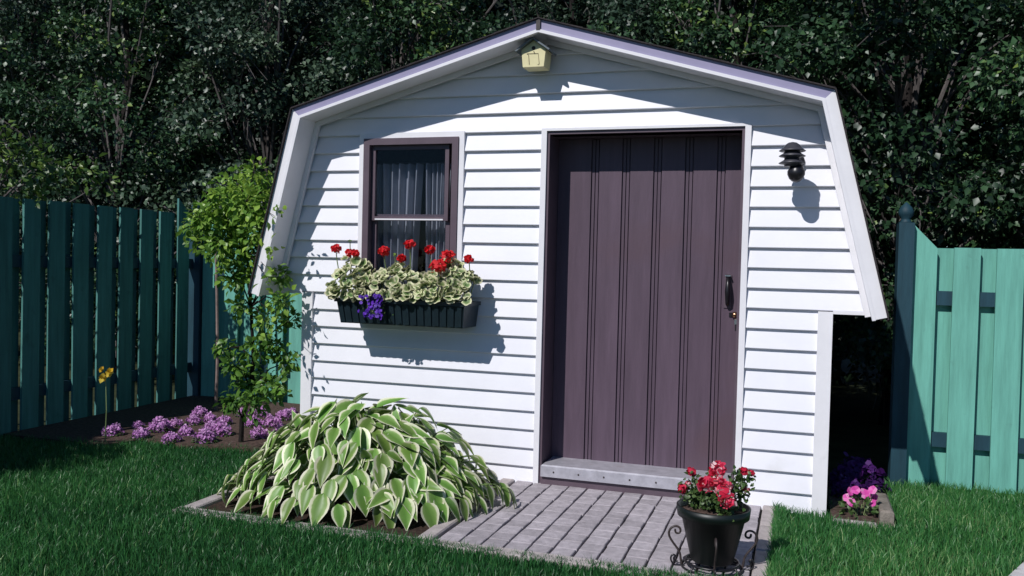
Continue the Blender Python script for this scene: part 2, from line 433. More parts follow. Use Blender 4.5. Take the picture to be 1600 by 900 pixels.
def lap(x0b, x1b, x0t, x1t, z0, z1, parent, cut=False):
    a = MB()
    yf, yt = -0.0285, -0.004
    e = 0.0
    a.add([(x0b, 0.003, z0), (x0b, yf + .003, z0), (x1b, yf + .003, z0), (x1b, 0.003, z0),
           (x0b, yf, z0 + .004), (x1b, yf, z0 + .004),
           (x0t, yt, z1), (x1t, yt, z1), (x0t, 0.003, z1), (x1t, 0.003, z1)],
          [(0, 3, 2, 1), (1, 2, 5, 4), (4, 5, 7, 6), (6, 7, 9, 8), (3, 0, 8, 9), (0, 1, 4, 6, 8), (3, 9, 7, 5, 2)])
    return part('siding_board', a, m_siding, parent)
for idx in range(-10, 15):
    z0 = Z0 - PZ * idx; z1 = z0 + PZ
    if idx == 14: z0 = -0.012
    z1 = min(z1, RID - RT)
    if z1 - z0 < 0.02: continue
    hb, ht = hw_wall(z0 + 0.001), hw_wall(z1 - 0.001)
    lo = idx > 4
    if lo: hb = ht = CX - 0.075
    segs = []
    L, Rr = (-hb, -ht), (hb, ht)
    if z0 >= WZ1 - 0.02:
        segs = [(L, Rr)]
    else:
        inwin = z1 > WZ0 + 0.01
        if inwin: segs.append((L, (W0, W0))); segs.append(((W1, W1), (D0, D0)))
        else: segs.append((L, (D0, D0)))
        segs.append(((D1, D1), Rr))
    for a, b in segs:
        lap(a[0], b[0], a[1], b[1], z0 + rnd.uniform(-.0008, .0008), z1 + .004, wallo)
for s in (-1, 1):
    x0, x1 = sorted((s * (CX - 0.078), s * CX))
    part('corner_post', MB().box(x0, x1, -0.036, 0.07, -0.02, JZ - 0.004), m_trim, shed)
    # underside of the side overhang and side wall with its own boards
    a, b = sorted((s * (CX - .0), s * (EVX - .05)))
    part('eave_soffit', MB().box(a, b, 0.0, DEP, JZ - 0.012, JZ + 0.0), m_trim, shed)
    a, b = sorted((s * (CX - .085), s * (CX - 0.02)))
    sw = part('side_wall', MB().box(a, b, 0.075, DEP, -0.02, JZ - .013), m_siding, shed)
    for idx in range(5, 15):
        z0 = max(-0.012, Z0 - PZ * idx); z1 = z0 + PZ if idx < 14 else Z0 - PZ * 13
        z1 = min(z1 + .003, JZ - .014)
        xb, xt, xi = s * (CX - .001), s * (CX - .015), s * (CX - .019)
        p = [(xi, .072, z0), (xb, .072, z0), (xb, DEP - .01, z0), (xi, DEP - .01, z0), (xi, .072, z1), (xt, .072, z1), (xt, DEP - .01, z1), (xi, DEP - .01, z1)]
        if s < 0: p = [p[i] for i in (1, 0, 3, 2, 5, 4, 7, 6)]
        part('siding_board', MB().hexa(p), m_siding, sw)
part('back_wall', MB().prism([(-CX + .09, -.02), (CX - .09, -.02), (CX - .09, JZ), (1.84, JZ + .01), (KNX - .08, KNZ - .06), (0, RID - .08), (-KNX + .08, KNZ - .06), (-1.84, JZ + .01), (-CX + .09, JZ)], DEP - .08, DEP - .01), m_siding, shed)
part('floor', MB().box(-CX + .09, CX - .09, 0.095, DEP - .085, -.02, 0.03), m_dark, shed)

# roof: four slopes, fascia boards and soffits along the rake
def off(p, q, d):          # shift segment pq by d to its right-hand inner side
    v = Vector((q[0] - p[0], q[1] - p[1])).normalized(); n = Vector((-v.y, v.x))
    return n * d
def chain(sg, d):          # roof line shifted inwards by d, mitred at ridge and knee
    P = [Vector((0.0, RID)), Vector((sg * KNX, KNZ)), Vector((sg * EVX, EVZ))]
    ns = []
    for a, b in ((P[0], P[1]), (P[1], P[2])):
        v = (b - a).normalized(); n = Vector((v.y, -v.x))
        if n.x * sg > 0 or n.y > 0 and abs(n.y) > abs(n.x): n = -n
        ns.append((v, n))
    v0, n0 = ns[0]; v1, n1 = ns[1]
    r_ = Vector((0.0, RID - d / abs(n0.y)))
    m = (n0 + n1).normalized(); k_ = P[1] + m * (d / m.dot(n0))
    return [r_, k_, P[2] + n1 * d], v1
def ccw(poly):
    ar = sum(poly[i][0] * poly[(i + 1) % len(poly)][1] - poly[(i + 1) % len(poly)][0] * poly[i][1] for i in range(len(poly)))
    return poly if ar > 0 else poly[::-1]
def band(sg, k, d0, d1, ext=0.0):
    A, v1 = chain(sg, d0); B, _ = chain(sg, d1)
    a, b, c, d = A[k], A[k + 1].copy(), B[k + 1].copy(), B[k]
    if k == 1: b = b + v1 * ext; c = c + v1 * ext
    return ccw([tuple(a), tuple(b), tuple(c), tuple(d)])
for sg in (-1, 1):
    for k in (0, 1):
        sl = part('roof_slope', MB().prism(band(sg, k, -0.006, -0.001, 0.012), OV - 0.020, DEP + 0.1), m_shingle, shed)
        A, _ = chain(sg, -0.0062); B, _ = chain(sg, -0.0095); nr = 6 if k == 0 else 5
        for q in range(nr):
            p0, p1 = A[k].lerp(A[k + 1], q / nr), A[k].lerp(A[k + 1], (q + .985) / nr)
            o0, o1 = B[k].lerp(B[k + 1], q / nr), B[k].lerp(B[k + 1], (q + .985) / nr)
            o0 = p0.lerp(o0, .3)
            part('shingle', MB().prism(ccw([tuple(p0), tuple(p1), tuple(o1), tuple(o0)]), OV - 0.018, DEP + 0.095), m_shingle, sl)
        fb = part('fascia_board', MB().prism(band(sg, k, 0.0, 0.056), OV, OV + 0.022), m_fascia if k == 0 else m_trim, shed)
        part('fascia_lip', MB().prism(band(sg, k, 0.0562, 0.074, 0.003), OV - 0.010, OV + 0.03), m_trim, fb)
        part('rake_soffit', MB().prism(band(sg, k, 0.052, 0.064), OV + 0.031, -0.0225), m_trim, shed)
        part('soffit_trim', MB().prism(band(sg, k, 0.0645, 0.094, -.01), -0.056, -0.030), m_trim, shed)
part('ridge_cap', MB().prism([(-0.012, RID - 0.066), (0.012, RID - 0.066), (0.012, RID + .004), (-0.012, RID + .004)], OV - 0.0125, OV - 0.0105), m_rust, shed)
# eave closing board at the lower end of the overhang (front, behind the rake)
for s in (-1, 1):
    x0, x1 = sorted((s * (EVX - .06), s * (EVX - .04)))
    part('eave_board', MB().box(x0, x1, OV + .035, DEP, JZ - .011, JZ + .06), m_trim, shed)
    x0, x1 = sorted((s * (CX + .0), s * (EVX - .062)))
    part('overhang_trim', MB().box(x0, x1, -0.034, -0.003, JZ - .016, JZ + .002), m_trim, shed)

# ---- door
def bars(name, x0, x1, z0, z1, t, y0, y1, m, parent, bottom=False, tt=None):
    tt = tt or t
    part(name, MB().box(x0, x0 + t, y0, y1, z0, z1 - tt), m, parent)
    part(name, MB().box(x1 - t, x1, y0, y1, z0, z1 - tt), m, parent)
    part(name, MB().box(x0, x1, y0, y1, z1 - tt, z1), m, parent)
    if bottom: part(name, MB().box(x0 + t, x1 - t, y0, y1, z0, z0 + t), m, parent)
bars('door_casing', D0 + .002, D1, 0.0, DZ1, 0.034, -0.036, 0.004, m_trim, shed, tt=0.016)
DY = 0.195
bars('door_jamb', D0 + .030, D1 - .028, 0.0, DZ1 - .014, 0.022, -0.022, DY + .05, m_frame, shed)
door = part('door', MB().box(D0 + .053, D1 - .051, DY + .012, DY + .04, 0.118, DZ1 - .037), m_brown, shed)
dx0, dx1 = D0 + .054, D1 - .052
nb = 6
# photo: groups of grooves between broad boards
gx = [at(924, 500, y=DY).x, at(972, 500, y=DY).x, at(1021, 500, y=DY).x, at(1070, 500, y=DY).x, at(1120, 500, y=DY).x]
ed = [dx0] + gx + [dx1]
for k in range(6):
    a = ed[k] + (0.026 if k else 0.0); b = ed[k + 1] - (0.026 if k < 5 else 0.0)
    part('door_board', MB().hexa([(a, DY - .004, .12), (b, DY - .004, .12), (b, DY + .014, .12), (a, DY + .014, .12), (a, DY - .004, DZ1 - .038), (b, DY - .004, DZ1 - .038), (b, DY + .014, DZ1 - .038), (a, DY + .014, DZ1 - .038)]), m_brown, door)
for x in gx:
    for dx, ww in ((-0.011, 0.008), (0.011, 0.008)):
        part('bead', MB().hexa([(x + dx - ww, DY + .002, .121), (x + dx + ww, DY + .002, .121), (x + dx + ww + .001, DY + .013, .121), (x + dx - ww - .001, DY + .013, .121),
                                (x + dx - ww, DY + .002, DZ1 - .04), (x + dx + ww, DY + .002, DZ1 - .04), (x + dx + ww + .001, DY + .013, DZ1 - .04), (x + dx - ww - .001, DY + .013, DZ1 - .04)]), m_brown, door)
hp = at(1137, 455, y=DY - .02)
plate = MB().cbox(hp.x - .022, hp.x + .022, DY - .010, DY - .004, hp.z - .10, hp.z + .10, 0.004)
hd = part('handle', plate, m_frame, door)
part('grip', MB().tube([(hp.x, DY - .006, hp.z + .082), (hp.x, DY - .035, hp.z + .078), (hp.x + .002, DY - .052, hp.z + .045), (hp.x + .002, DY - .056, hp.z), (hp.x + .002, DY - .052, hp.z - .05), (hp.x, DY - .035, hp.z - .076), (hp.x, DY - .006, hp.z - .08)],
                       [.009, .010, .012, .016, .013, .010, .009], 10), m_iron, hd, True)
part('thumb_latch', MB().cbox(hp.x - .016, hp.x + .016, DY - .045, DY - .008, hp.z + .088, hp.z + .098, 0.003), m_steel, hd)
lp = at(1147, 492, y=DY - .02)
ha = part('hasp', MB().cbox(lp.x - .030, lp.x + .022, DY - .012, DY - .004, lp.z - .012, lp.z + .012, 0.003), m_iron, door)
part('staple', MB().lathe([(.004, -.004), (.016, 0), (.019, .012), (.014, .026), (.004, .03)], (lp.x + .004, DY - .010, lp.z), 14, 'y'), m_brass, ha, True)
part('padlock', MB().cbox(lp.x + .004, lp.x + .020, DY - .040, DY - .022, lp.z - .055, lp.z - .022, .004), m_steel, ha)
part('key', MB().box(lp.x + .008, lp.x + .016, DY - .034, DY - .028, lp.z - .095, lp.z - .055), m_iron, ha)
th = part('threshold', MB().cbox(D0 + .058, D1 - .056, -0.062, DY + .01, 0.062, 0.134, 0.008), m_metal, shed)
for k in range(7):
    x = D0 + .14 + k * .155
    part('screw', MB().lathe([(.001, -.003), (.006, 0), (.005, .003), (.001, .0042)], (x, -0.062, 0.094), 8, 'y'), m_rust, th)
part('riser', MB().box(D0 + .056, D1 - .054, -0.040, DY, -0.02, 0.0615), m_frame, shed)

# ---- window
bars('window_trim', W0, W1, WZ0, WZ1, 0.034, -0.036, 0.003, m_trim, shed, True)
win = part('window', MB().box(W0 + .035, W1 - .035, 0.05, 0.055, WZ0 + .035, WZ0 + .05), m_frame, shed)
fx0, fx1, fz0, fz1 = W0 + .035, W1 - .035, WZ0 + .035, WZ1 - .035
def frame_ring(name, x0, x1, z0, z1, t, y0, y1, m, parent, tr=None, tb=None):
    tr = tr or t; tb = tb or t
    a = MB()
    o_ = [(x0, z0), (x1, z0), (x1, z1), (x0, z1)]; i_ = [(x0 + t, z0 + tb), (x1 - tr, z0 + tb), (x1 - tr, z1 - t), (x0 + t, z1 - t)]
    vs = [(x, y0, z) for x, z in o_] + [(x, y0, z) for x, z in i_] + [(x, y1, z) for x, z in o_] + [(x, y1, z) for x, z in i_]
    fs = []
    for k in range(4):
        j = (k + 1) % 4
        fs += [(k, j, j + 4, k + 4), (k + 4, j + 4, j + 12, k + 12), (k + 12, j + 12, j + 8, k + 8), (k, k + 8, j + 8, j)]
    a.add(vs, fs)
    return part(name, a, m, parent)
frame_ring('frame', fx0, fx1, fz0, fz1, 0.042, -0.046, 0.06, m_frame, win)
mz = at(640, 339, y=0.0).z
us = frame_ring('sash', fx0 + .044, fx1 - .075, mz - .024, fz1 - .044, 0.026, -0.012, 0.012, m_frame, win)
ls = frame_ring('sash', fx0 + .044, fx1 - .070, fz0 + .044, mz + .018, 0.028, 0.014, 0.038, m_frame, win)
part('pane', MB().box(fx0 + .069, fx1 - .100, -.001, .003, mz + .001, fz1 - .069), m_glass, win)
part('pane', MB().box(fx0 + .071, fx1 - .097, .026, .030, fz0 + .071, mz - .009), m_glass, win)
part('jamb_shade', MB().box(fx1 - .0745, fx1 - .0425, 0.045, 0.058, fz0 + .043, fz1 - .043), m_dark, win)  # dark strip painting in the shade of the recess beside the sash
part('bead', MB().box(fx0 + .075, fx1 - .106, -.0165, -.0125, mz - .021, mz - .012), m_trim, us)
# curtains: two pleated panels hung inside
def curtain(x0, x1, z0, z1, y, seed):
    r2 = random.Random(seed); a = MB(); n = 90; rowsn = 6
    ph = [r2.uniform(0, 6.3) for _ in range(4)]
    vs = []
    for j in range(rowsn):
        t = j / (rowsn - 1)
        for i in range(n):
            u = i / (n - 1)
            xx = x0 + (x1 - x0) * (u * (1 - .25 * (1 - t)) + .125 * (1 - t))
            yy = y + .030 * math.sin(u * 38 + ph[0]) + .012 * math.sin(u * 71 + ph[1] + t) + .008 * math.sin(u * 17 + ph[2] + t * 2)
            vs.append((xx, yy, z0 + (z1 - z0) * t))
    fs = [(j * n + i, j * n + i + 1, (j + 1) * n + i + 1, (j + 1) * n + i) for j in range(rowsn - 1) for i in range(n - 1)]
    a.add(vs, fs); return a
zc = at(640, 255, y=.1).z
part('curtain', curtain(fx0 - .02, fx0 + .33, fz0 - .02, zc, .145, 1), m_curtain, win, True)
part('curtain', curtain(fx0 + .35, fx1 - .10, fz0 - .02, zc, .15, 2), m_curtain, win, True)
part('curtain_rod', MB().tube([(fx0 - .05, .147, zc + .004), (fx1 + .05, .147, zc + .004)], .006, 8), m_iron, win)

# ------------------------------------------------------------------ birdhouse under the gable
by = -0.19
b0, b1 = at(815, 70, y=by), at(853, 70, y=by)
bz0 = at(818, 105, y=by).z; bzs = at(815, 78, y=by).z; bzt = at(836, 63, y=by).z
xm = (b0.x + b1.x) / 2; bw = (b1.x - b0.x) / 2
bird = thing('birdhouse', (xm, by / 2, bz0), 'cream birdhouse with grey peaked roof below the shed gable', 'birdhouse')
hull = [(xm - bw * .86, bz0), (xm + bw * .86, bz0), (xm + bw, bzs), (xm, bzt), (xm - bw, bzs)]
part('body', MB().prism(hull, by, -0.065), m_bird, bird)
part('mount_block', MB().box(xm - .02, xm + .05, -.0655, -.012, bz0 + .03, bzs), m_birdroof, bird)
for s in (-1, 1):
    v = Vector((s * bw, bzs - bzt)).normalized(); n = Vector((-v.y, v.x)) * s
    if n.y < 0: n = -n
    A = Vector((xm, bzt)) + n * .002 - v * (.0 if s > 0 else -.0); B = Vector((xm + s * bw, bzs)) + v * .03 + n * .002
    poly = [tuple(A), tuple(B), tuple(B + n * .010), tuple(A + Vector((0, .012)))]
    ar = sum(poly[i][0] * poly[(i + 1) % 4][1] - poly[(i + 1) % 4][0] * poly[i][1] for i in range(4))
    part('roof', MB().prism(poly if ar > 0 else poly[::-1], by - 0.03, -0.06), m_birdroof, bird)
hz = at(834, 75, y=by).z
part('entrance_hole', MB().lathe([(.0118, -.001), (.0118, .0012)], (xm, by, hz), 16, 'y'), m_dark, bird)
dl = MB()
dp = [at(u, v, y=by - .0015) for u, v in ((827, 101), (826, 86), (823, 84), (841, 83.5), (842.5, 100), (840, 101))]
dl.tube([(p.x, p.y, p.z) for p in dp], .0016, 5)
part('hatch_outline', dl, m_line, bird)
part('perch', MB().tube([(xm + .004, by, hz - .024), (xm + .004, by - .012, hz - .024)], .0025, 6), m_line, bird)

# ------------------------------------------------------------------ wall lamp
ly = -0.225
la = at(1238, 240, y=ly)
lamp = thing('wall_lamp', (la.x, 0, la.z - .1), 'dark tiered wall lamp with round bulb on the siding beside the door', 'lamp')
part('backplate', MB().lathe([(.045, .022), (.045, .040), (.038, .046), (.01, .048)], (la.x + .02, 0, la.z - .02), 20, 'y'), m_iron, lamp, True)
part('arm', MB().tube([(la.x + .02, -.03, la.z - .02), (la.x + .01, -.10, la.z + .01), (la.x, ly, la.z + .01)], .012, 8), m_iron, lamp, True)
m_lamp = mat('lamp_grey', (0.045, 0.045, 0.055), 0.45, 0.1, 20)
cap = MB(); zt = at(1238, 222, y=ly).z
prof = [(.004, 0.0), (.022, -.004), (.036, -.014), (.044, -.028), (.060, -.040), (.070, -.047), (.066, -.050), (.042, -.046), (.040, -.066)]
cap.lathe([(r_, h) for r_, h in prof[::-1]], (la.x, ly, zt), 28)
part('cap', cap, m_lamp, lamp, True)
for k in range(2):
    zz = zt - .054 - k * .038
    part('louvre', MB().lathe([(.040, -.038), (.041, -.028), (.066, -.024), (.070, -.021), (.052, -.010), (.044, -.004), (.040, .0)], (la.x, ly, zz), 28), m_lamp, lamp, True)
bl = at(1244, 271, y=ly)
part('bulb_housing', MB().lathe([(.002, -.048), (.02, -.043), (.036, -.028), (.0455, -.006), (.0455, .012), (.036, .03), (.03, .045)], (bl.x, ly, bl.z), 24), m_iron, lamp, True)

# ------------------------------------------------------------------ leaf tools
LV = np.array([(0, 0, 0), (-.30, .38, .07), (.30, .38, .07), (0, .42, 0), (0, 1, -.10)])
LF = np.array([(0, 3, 1), (1, 3, 4), (0, 2, 3), (2, 4, 3)])
LV2 = np.array([(0, 0, 0), (-.24, .22, .06), (.24, .22, .06), (-.30, .52, .07), (.30, .52, .07), (0, .30, 0.0), (0, .62, -.02), (0, 1, -.14)])
LF2 = np.array([(0, 5, 1), (0, 2, 5), (1, 5, 3), (5, 6, 3), (2, 4, 5), (5, 4, 6), (3, 6, 7), (6, 4, 7)])
PV = np.array([(-.42, 0, 0), (.42, 0, 0), (.50, .75, .10), (0, 1, .05), (-.50, .75, .10)])
PF = np.array([(0, 1, 2), (0, 2, 4), (2, 3, 4)])
def norm(a): return a / np.maximum(np.linalg.norm(a, axis=1, keepdims=True), 1e-6)
def scatter(P, T, N, size, r, LV=LV, LF=LF, wide=1.0):
    T = norm(T); N = norm(N - T * np.sum(N * T, 1, keepdims=True)); X = np.cross(T, N)
    size = np.broadcast_to(size, (len(P),))
    B = np.stack([X * wide, T, N], 1)                       # n,3,3
    V = P[:, None, :] + size[:, None, None] * np.einsum('vk,nkj->nvj', LV, B)
    k = len(LV)
    F = (LF[None] + (np.arange(len(P)) * k)[:, None, None]).reshape(-1, 3)
    return V.reshape(-1, 3), F, np.repeat(r, k)
def rdir(n, g=rng): return norm(g.normal(size=(n, 3)))
def join(parts):
    V = []; F = []; A = []; b = 0
    for v, f, a in parts:
        V.append(v); F.append(f + b); A.append(a); b += len(v)
    return np.concatenate(V), np.concatenate(F), np.concatenate(A)
def leafpart(name, arr, m, parent, kind=None, smooth=False):
    V, F, A = arr
    off_ = np.array(wloc(parent))
    return link(name, make_mesh(name, V - off_, F, m, smooth, {'rnd': A}), parent, kind=kind)

# ------------------------------------------------------------------ trees
def crown(seed, clumps, per, cen, rad, size, cr=(.24, .46), inner=.55, rmin=.5):
    g = np.random.default_rng(seed)
    d = rdir(clumps, g); rr = g.uniform(inner, 1.0, (clumps, 1)) * (1 + .12 * g.normal(size=(clumps, 1)))
    cc = np.array(cen) + d * rr * np.array(rad)
    out = []; tint0 = g.uniform(0, 1, clumps) ** 1.6 * .62
    for c, t in zip(cc, tint0):
        n = int(per * g.uniform(.5, 1.5)); R_ = g.uniform(*cr)
        dd = rdir(n, g); dd[:, 2] = dd[:, 2] * .8 + .1
        q = g.uniform(rmin, 1.05, (n, 1)) ** .7
        P = c + dd * q * R_ * np.array([1, 1, .8])
        o = P - np.array(cen); o = norm(o)
        N = norm(dd * .5 + o * .35 + np.array([0, 0, .45]) + g.normal(size=(n, 3)) * .45)
        T = norm(dd * .5 + o * .3 + np.array([0, 0, -.35]) + g.normal(size=(n, 3)) * .55)
        s = size * g.uniform(.6, 1.25, n)
        r_ = np.clip(t + g.uniform(0, .45, n) + (g.random(n) < .04) * .4, 0, 1)
        out.append(scatter(P, T, N, s, r_, wide=1.25))
    return join(out), cc
def limbs(seed, h, cc, r0, n=26, thin=.007):
    g = random.Random(seed); tr = MB()
    pts = [(0, 0, -.1)]; x = y = 0
    for k in range(1, 8):
        x += g.uniform(-.07, .07); y += g.uniform(-.07, .07); pts.append((x, y, h * k / 7))
    tr.tube(pts, [r0 * (1 - .8 * k / 7) for k in range(8)], 8)
    br = MB()
    idx = list(range(len(cc))); g.shuffle(idx)
    for i in idx[:n]:
        c = cc[i]; k = max(1, min(6, int(7 * c[2] / h * g.uniform(.45, .85)))); p = Vector(pts[k]); q = Vector(c)
        m1 = p.lerp(q, .4) + Vector((g.uniform(-.12, .12), g.uniform(-.12, .12), .22)); m2 = p.lerp(q, .75) + Vector((g.uniform(-.1, .1), g.uniform(-.1, .1), .14))
        e = q + (q - p).normalized() * .25 + Vector((0, 0, -.15))
        br.tube([p, m1, m2, q, e], [thin * 3, thin * 2.2, thin * 1.6, thin, thin * .5], 5)
        for _ in range(3):
            d = Vector((g.uniform(-1, 1), g.uniform(-1, 1), g.uniform(-1, .4))).normalized() * g.uniform(.25, .5)
            br.tube([m2.lerp(q, g.random()), q + d * .5 + Vector((0, 0, .05)), q + d], [thin * .9, thin * .7, thin * .35], 4)
    return tr, br
protos = []
for k in range(3):
    arr, cc = crown(40 + k, 135, 255, (0, 0, 2.65), (1.42, 1.15, 2.65), 0.056, (.2, .37))
    tr, br = limbs(60 + k, 4.6, cc, .10, 46)
    V, F, A = arr
    protos.append((make_mesh('crown', V, F, (m_leafA, m_leafB, m_leafA)[k], False, {'rnd': A}),
                   make_mesh('trunk', tr.v, tr.f, m_bark), make_mesh('branches', br.v, br.f, m_twig)))
def tree(name, loc, k, rz, sc, label, group, P=protos):
    t = thing(name, loc, label, 'tree', group)
    for nm, me in zip(('crown', 'trunk', 'branches'), P[k]):
        o = link(nm, me, t); o.rotation_euler = (0, 0, rz); o.scale = sc
    return t
front = [(-9.4, 2.9, 0), (-7.5, 3.3, 1), (-5.7, 2.7, 0), (-4.1, 3.2, 1), (-2.6, 3.6, 2), (-1.0, 4.2, 1), (0.7, 4.0, 0), (2.3, 3.6, 2), (3.7, 3.0, 0), (5.3, 3.0, 1)]
for i, (x, y, k) in enumerate(front):
    s = rnd.uniform(.95, 1.12)
    tree('leafy_tree', (x, y, -.05), k, rnd.uniform(0, 6.28), (s, s, s * rnd.uniform(1.0, 1.12)),
         'tall dark leafy tree in the glossy green thicket rising behind the shed', 'thicket of trees behind the shed')
arr, cc = crown(77, 130, 120, (0, 0, 4.2), (2.3, 1.9, 4.2), 0.17, (.5, .9), .45, .3)
tr, br = limbs(78, 7.0, cc, .17, 30, .012)
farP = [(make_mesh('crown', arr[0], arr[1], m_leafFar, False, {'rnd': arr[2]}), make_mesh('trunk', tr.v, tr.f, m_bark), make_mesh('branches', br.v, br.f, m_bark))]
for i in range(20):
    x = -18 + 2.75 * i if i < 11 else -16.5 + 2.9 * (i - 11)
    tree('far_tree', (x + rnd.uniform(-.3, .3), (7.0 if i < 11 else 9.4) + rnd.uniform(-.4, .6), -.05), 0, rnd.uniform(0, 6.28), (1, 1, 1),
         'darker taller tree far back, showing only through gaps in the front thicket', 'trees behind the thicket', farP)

# shrub beyond the side fence, its sunny sprays hanging over the fence top
def spray_shrub(name, loc, seed, label, m, clusters, size, trunk_h, r0=.04, cat='shrub', per=70):
    g = np.random.default_rng(seed)
    t = thing(name, loc, label, cat)
    out = []; br = MB(); cc = np.array(clusters, float)
    base = Vector(loc)
    stem = MB(); top = base + Vector((0, 0, trunk_h)); stem.tube([base + Vector((0, 0, -.05)), base.lerp(top, .5) + Vector((.03, .02, 0)), top], [r0, r0 * .8, r0 * .6], 8)
    for c in cc:
        R_ = c[3]; n = int(per * (R_ / .25) ** 2)
        d = rdir(n, g); P = c[:3] + d * g.uniform(.25, 1.05, (n, 1)) * R_ * np.array([1, 1, .75])
        N = norm(d * .5 + np.array([-.1, -.4, .6]) + g.normal(size=(n, 3)) * .4)
        T = norm(d * .6 + np.array([0, 0, -.3]) + g.normal(size=(n, 3)) * .5)
        out.append(scatter(P, T, N, size * g.uniform(.6, 1.25, n), g.uniform(0, 1, n), LV2, LF2))
        q = Vector(c[:3]); p = base.lerp(top, float(g.uniform(.5, 1)))
        mid = p.lerp(q, .55) + Vector((0, 0, .18))
        br.tube([p, mid, q, q + Vector((float(g.normal()) * .1, float(g.normal()) * .1, -.12))], [.012, .008, .005, .002], 5)
    leafpart('foliage', join(out), m, t, 'stuff'); part('trunk', stem, m_bark, t); part('branches', br, m_twig, t)
    return t
cl = []
for (u, v, x, r_) in ((5, 200, -4.0, .12), (20, 250, -3.98, .22), (70, 265, -4.02, .22), (120, 262, -3.98, .20), (160, 285, -3.98, .15), (-40, 230, -4.2, .3), (-90, 270, -4.1, .35), (40, 230, -4.05, .16), (30, 300, -4.12, .22)):
    p = at(u, v, x=x); cl.append((p.x, p.y, p.z, r_))
spray_shrub('overhanging_shrub', (-4.6, 0.0, -.05), 3, 'bright green shrub hanging over the top of the shaded fence', m_leafV, cl, .066, 1.8, per=95)
# garden tree beyond the fence nearer the viewer: its shade lies over the corner of the lawn
arr, cc = crown(91, 110, 190, (0, 0, 2.15), (.95, 1.0, .85), 0.075, (.2, .38))
t = thing('garden_tree', (-4.75, -3.35, -.05), 'round-headed tree on the far side of the fence shading the lawn corner', 'tree')
V, F, A = arr; link('crown', make_mesh('crown', V, F, m_leafA, False, {'rnd': A}), t)
tr, br = limbs(92, 2.7, cc, .09, 30)
link('trunk', make_mesh('trunk', tr.v, tr.f, m_bark), t); link('branches', make_mesh('branches', br.v, br.f, m_twig), t)

# ------------------------------------------------------------------ fences (board on both sides of the rails)
BW, BT, PITCH = 0.150, 0.020, 0.243
def board_mesh(h, slope=0.0, m=m_teal):
    a = MB(); w2 = BW / 2; c = .003
    a.hexa([(-w2, -BT / 2, 0), (w2, -BT / 2, 0), (w2, BT / 2, 0), (-w2, BT / 2, 0), (-w2, -BT / 2, h + slope), (w2, -BT / 2, h), (w2, BT / 2, h), (-w2, BT / 2, h + slope)])
    return make_mesh('board', a.v, a.f, m)
def fence(name, origin, ang, length, h, label, posts, slope_at=None, phase=0.0, rails=(.30, 1.20), ph=1.80, paint=None):
    """runs along local +x from origin; local -y faces the viewer side"""
    t = thing(name, origin, label, 'fence')
    o3 = Vector(origin); rot = Matrix.Rotation(ang, 4, 'Z')
    pm = paint or m_teal; meA = board_mesh(h, 0.0, pm); meS = {}
    n = int(length / PITCH)
    for side in (-1, 1):
        for k in range(n + 1):
            x = phase + k * PITCH + (PITCH / 2 if side > 0 else 0)
            if x + BW / 2 > length or x - BW / 2 < 0: continue
            me = meA
            if slope_at and (k in slope_at) and side < 0:
                key = slope_at[k]
                if key not in meS: meS[key] = board_mesh(h, key, pm)
                me = meS[key]
            dz = rnd.uniform(-.004, .004)
            mw = Matrix.Translation(o3) @ rot @ Matrix.Translation((x + rnd.uniform(-.003, .003), side * (0.022 + BT / 2 + .001), dz)) @ Matrix.Rotation(rnd.uniform(-.004, .004), 4, 'Y')
            placed('board', me, t, mw)
    for z in rails:
        a = MB().box(0, length, -.021, .021, z - .045, z + .045)
        a.v = [tuple(Matrix.Translation(o3) @ rot @ Vector(p)) for p in a.v]
        part('rail', a, m_tealdark, t)
    for x in posts:
        a = MB(); w2 = .046
        a.box(x - w2, x + w2, -.05 - w2, -.05 + w2 + .07, -.05, ph - .16)
        hd = MB().lathe([(.05, 0), (.03, .014), (.028, .03), (.044, .05), (.047, .075), (.036, .10), (.016, .122), (.002, .135)], (x, -.015, ph - .16), 16)
        a.v = [tuple(Matrix.Translation(o3) @ rot @ Vector(p)) for p in a.v]; hd.v = [tuple(Matrix.Translation(o3) @ rot @ Vector(p)) for p in hd.v]
        p_ = part('post', a, m_tealdark, t); part('finial', hd, m_tealdark, p_, True)
    return t
YF = 0.98
pr = at(1413, 400, y=YF)
# right fence from its post to beyond the frame
xr0 = pr.x
first = at(1441, 500, y=YF - .03).x - xr0
zt_ = at(1500, 388, y=YF - .03).z
zr1, zr2 = at(1475, 466, y=YF - .02).z, at(1475, 688, y=YF - .02).z
fence('wooden_fence', (xr0, YF, 0), 0, 3.4, zt_, 'sunlit teal board fence with knobbed post beside the shed', [0.0, 2.3], {0: .16}, first, (zr2, zr1), at(1413, 310, y=YF).z)
# back fence left of the shed, and the shaded fence along the lawn
XL = -4.00
hL = 1.745
fence('wooden_fence', (XL + .07, 1.86, 0), 0, -CX - XL - .08, 1.66, 'sunny teal fence panel behind the sapling, ending at the shed', [], None, .12, (.33, 1.22))
fence('wooden_fence', (XL, -6.0, 0), R(90), 7.8, hL, 'long fence in deep shade running beside the lawn', [7.84, 5.4, 3.0], {31: .13}, .10, (.30, 1.28), 1.90, m_tealshade)

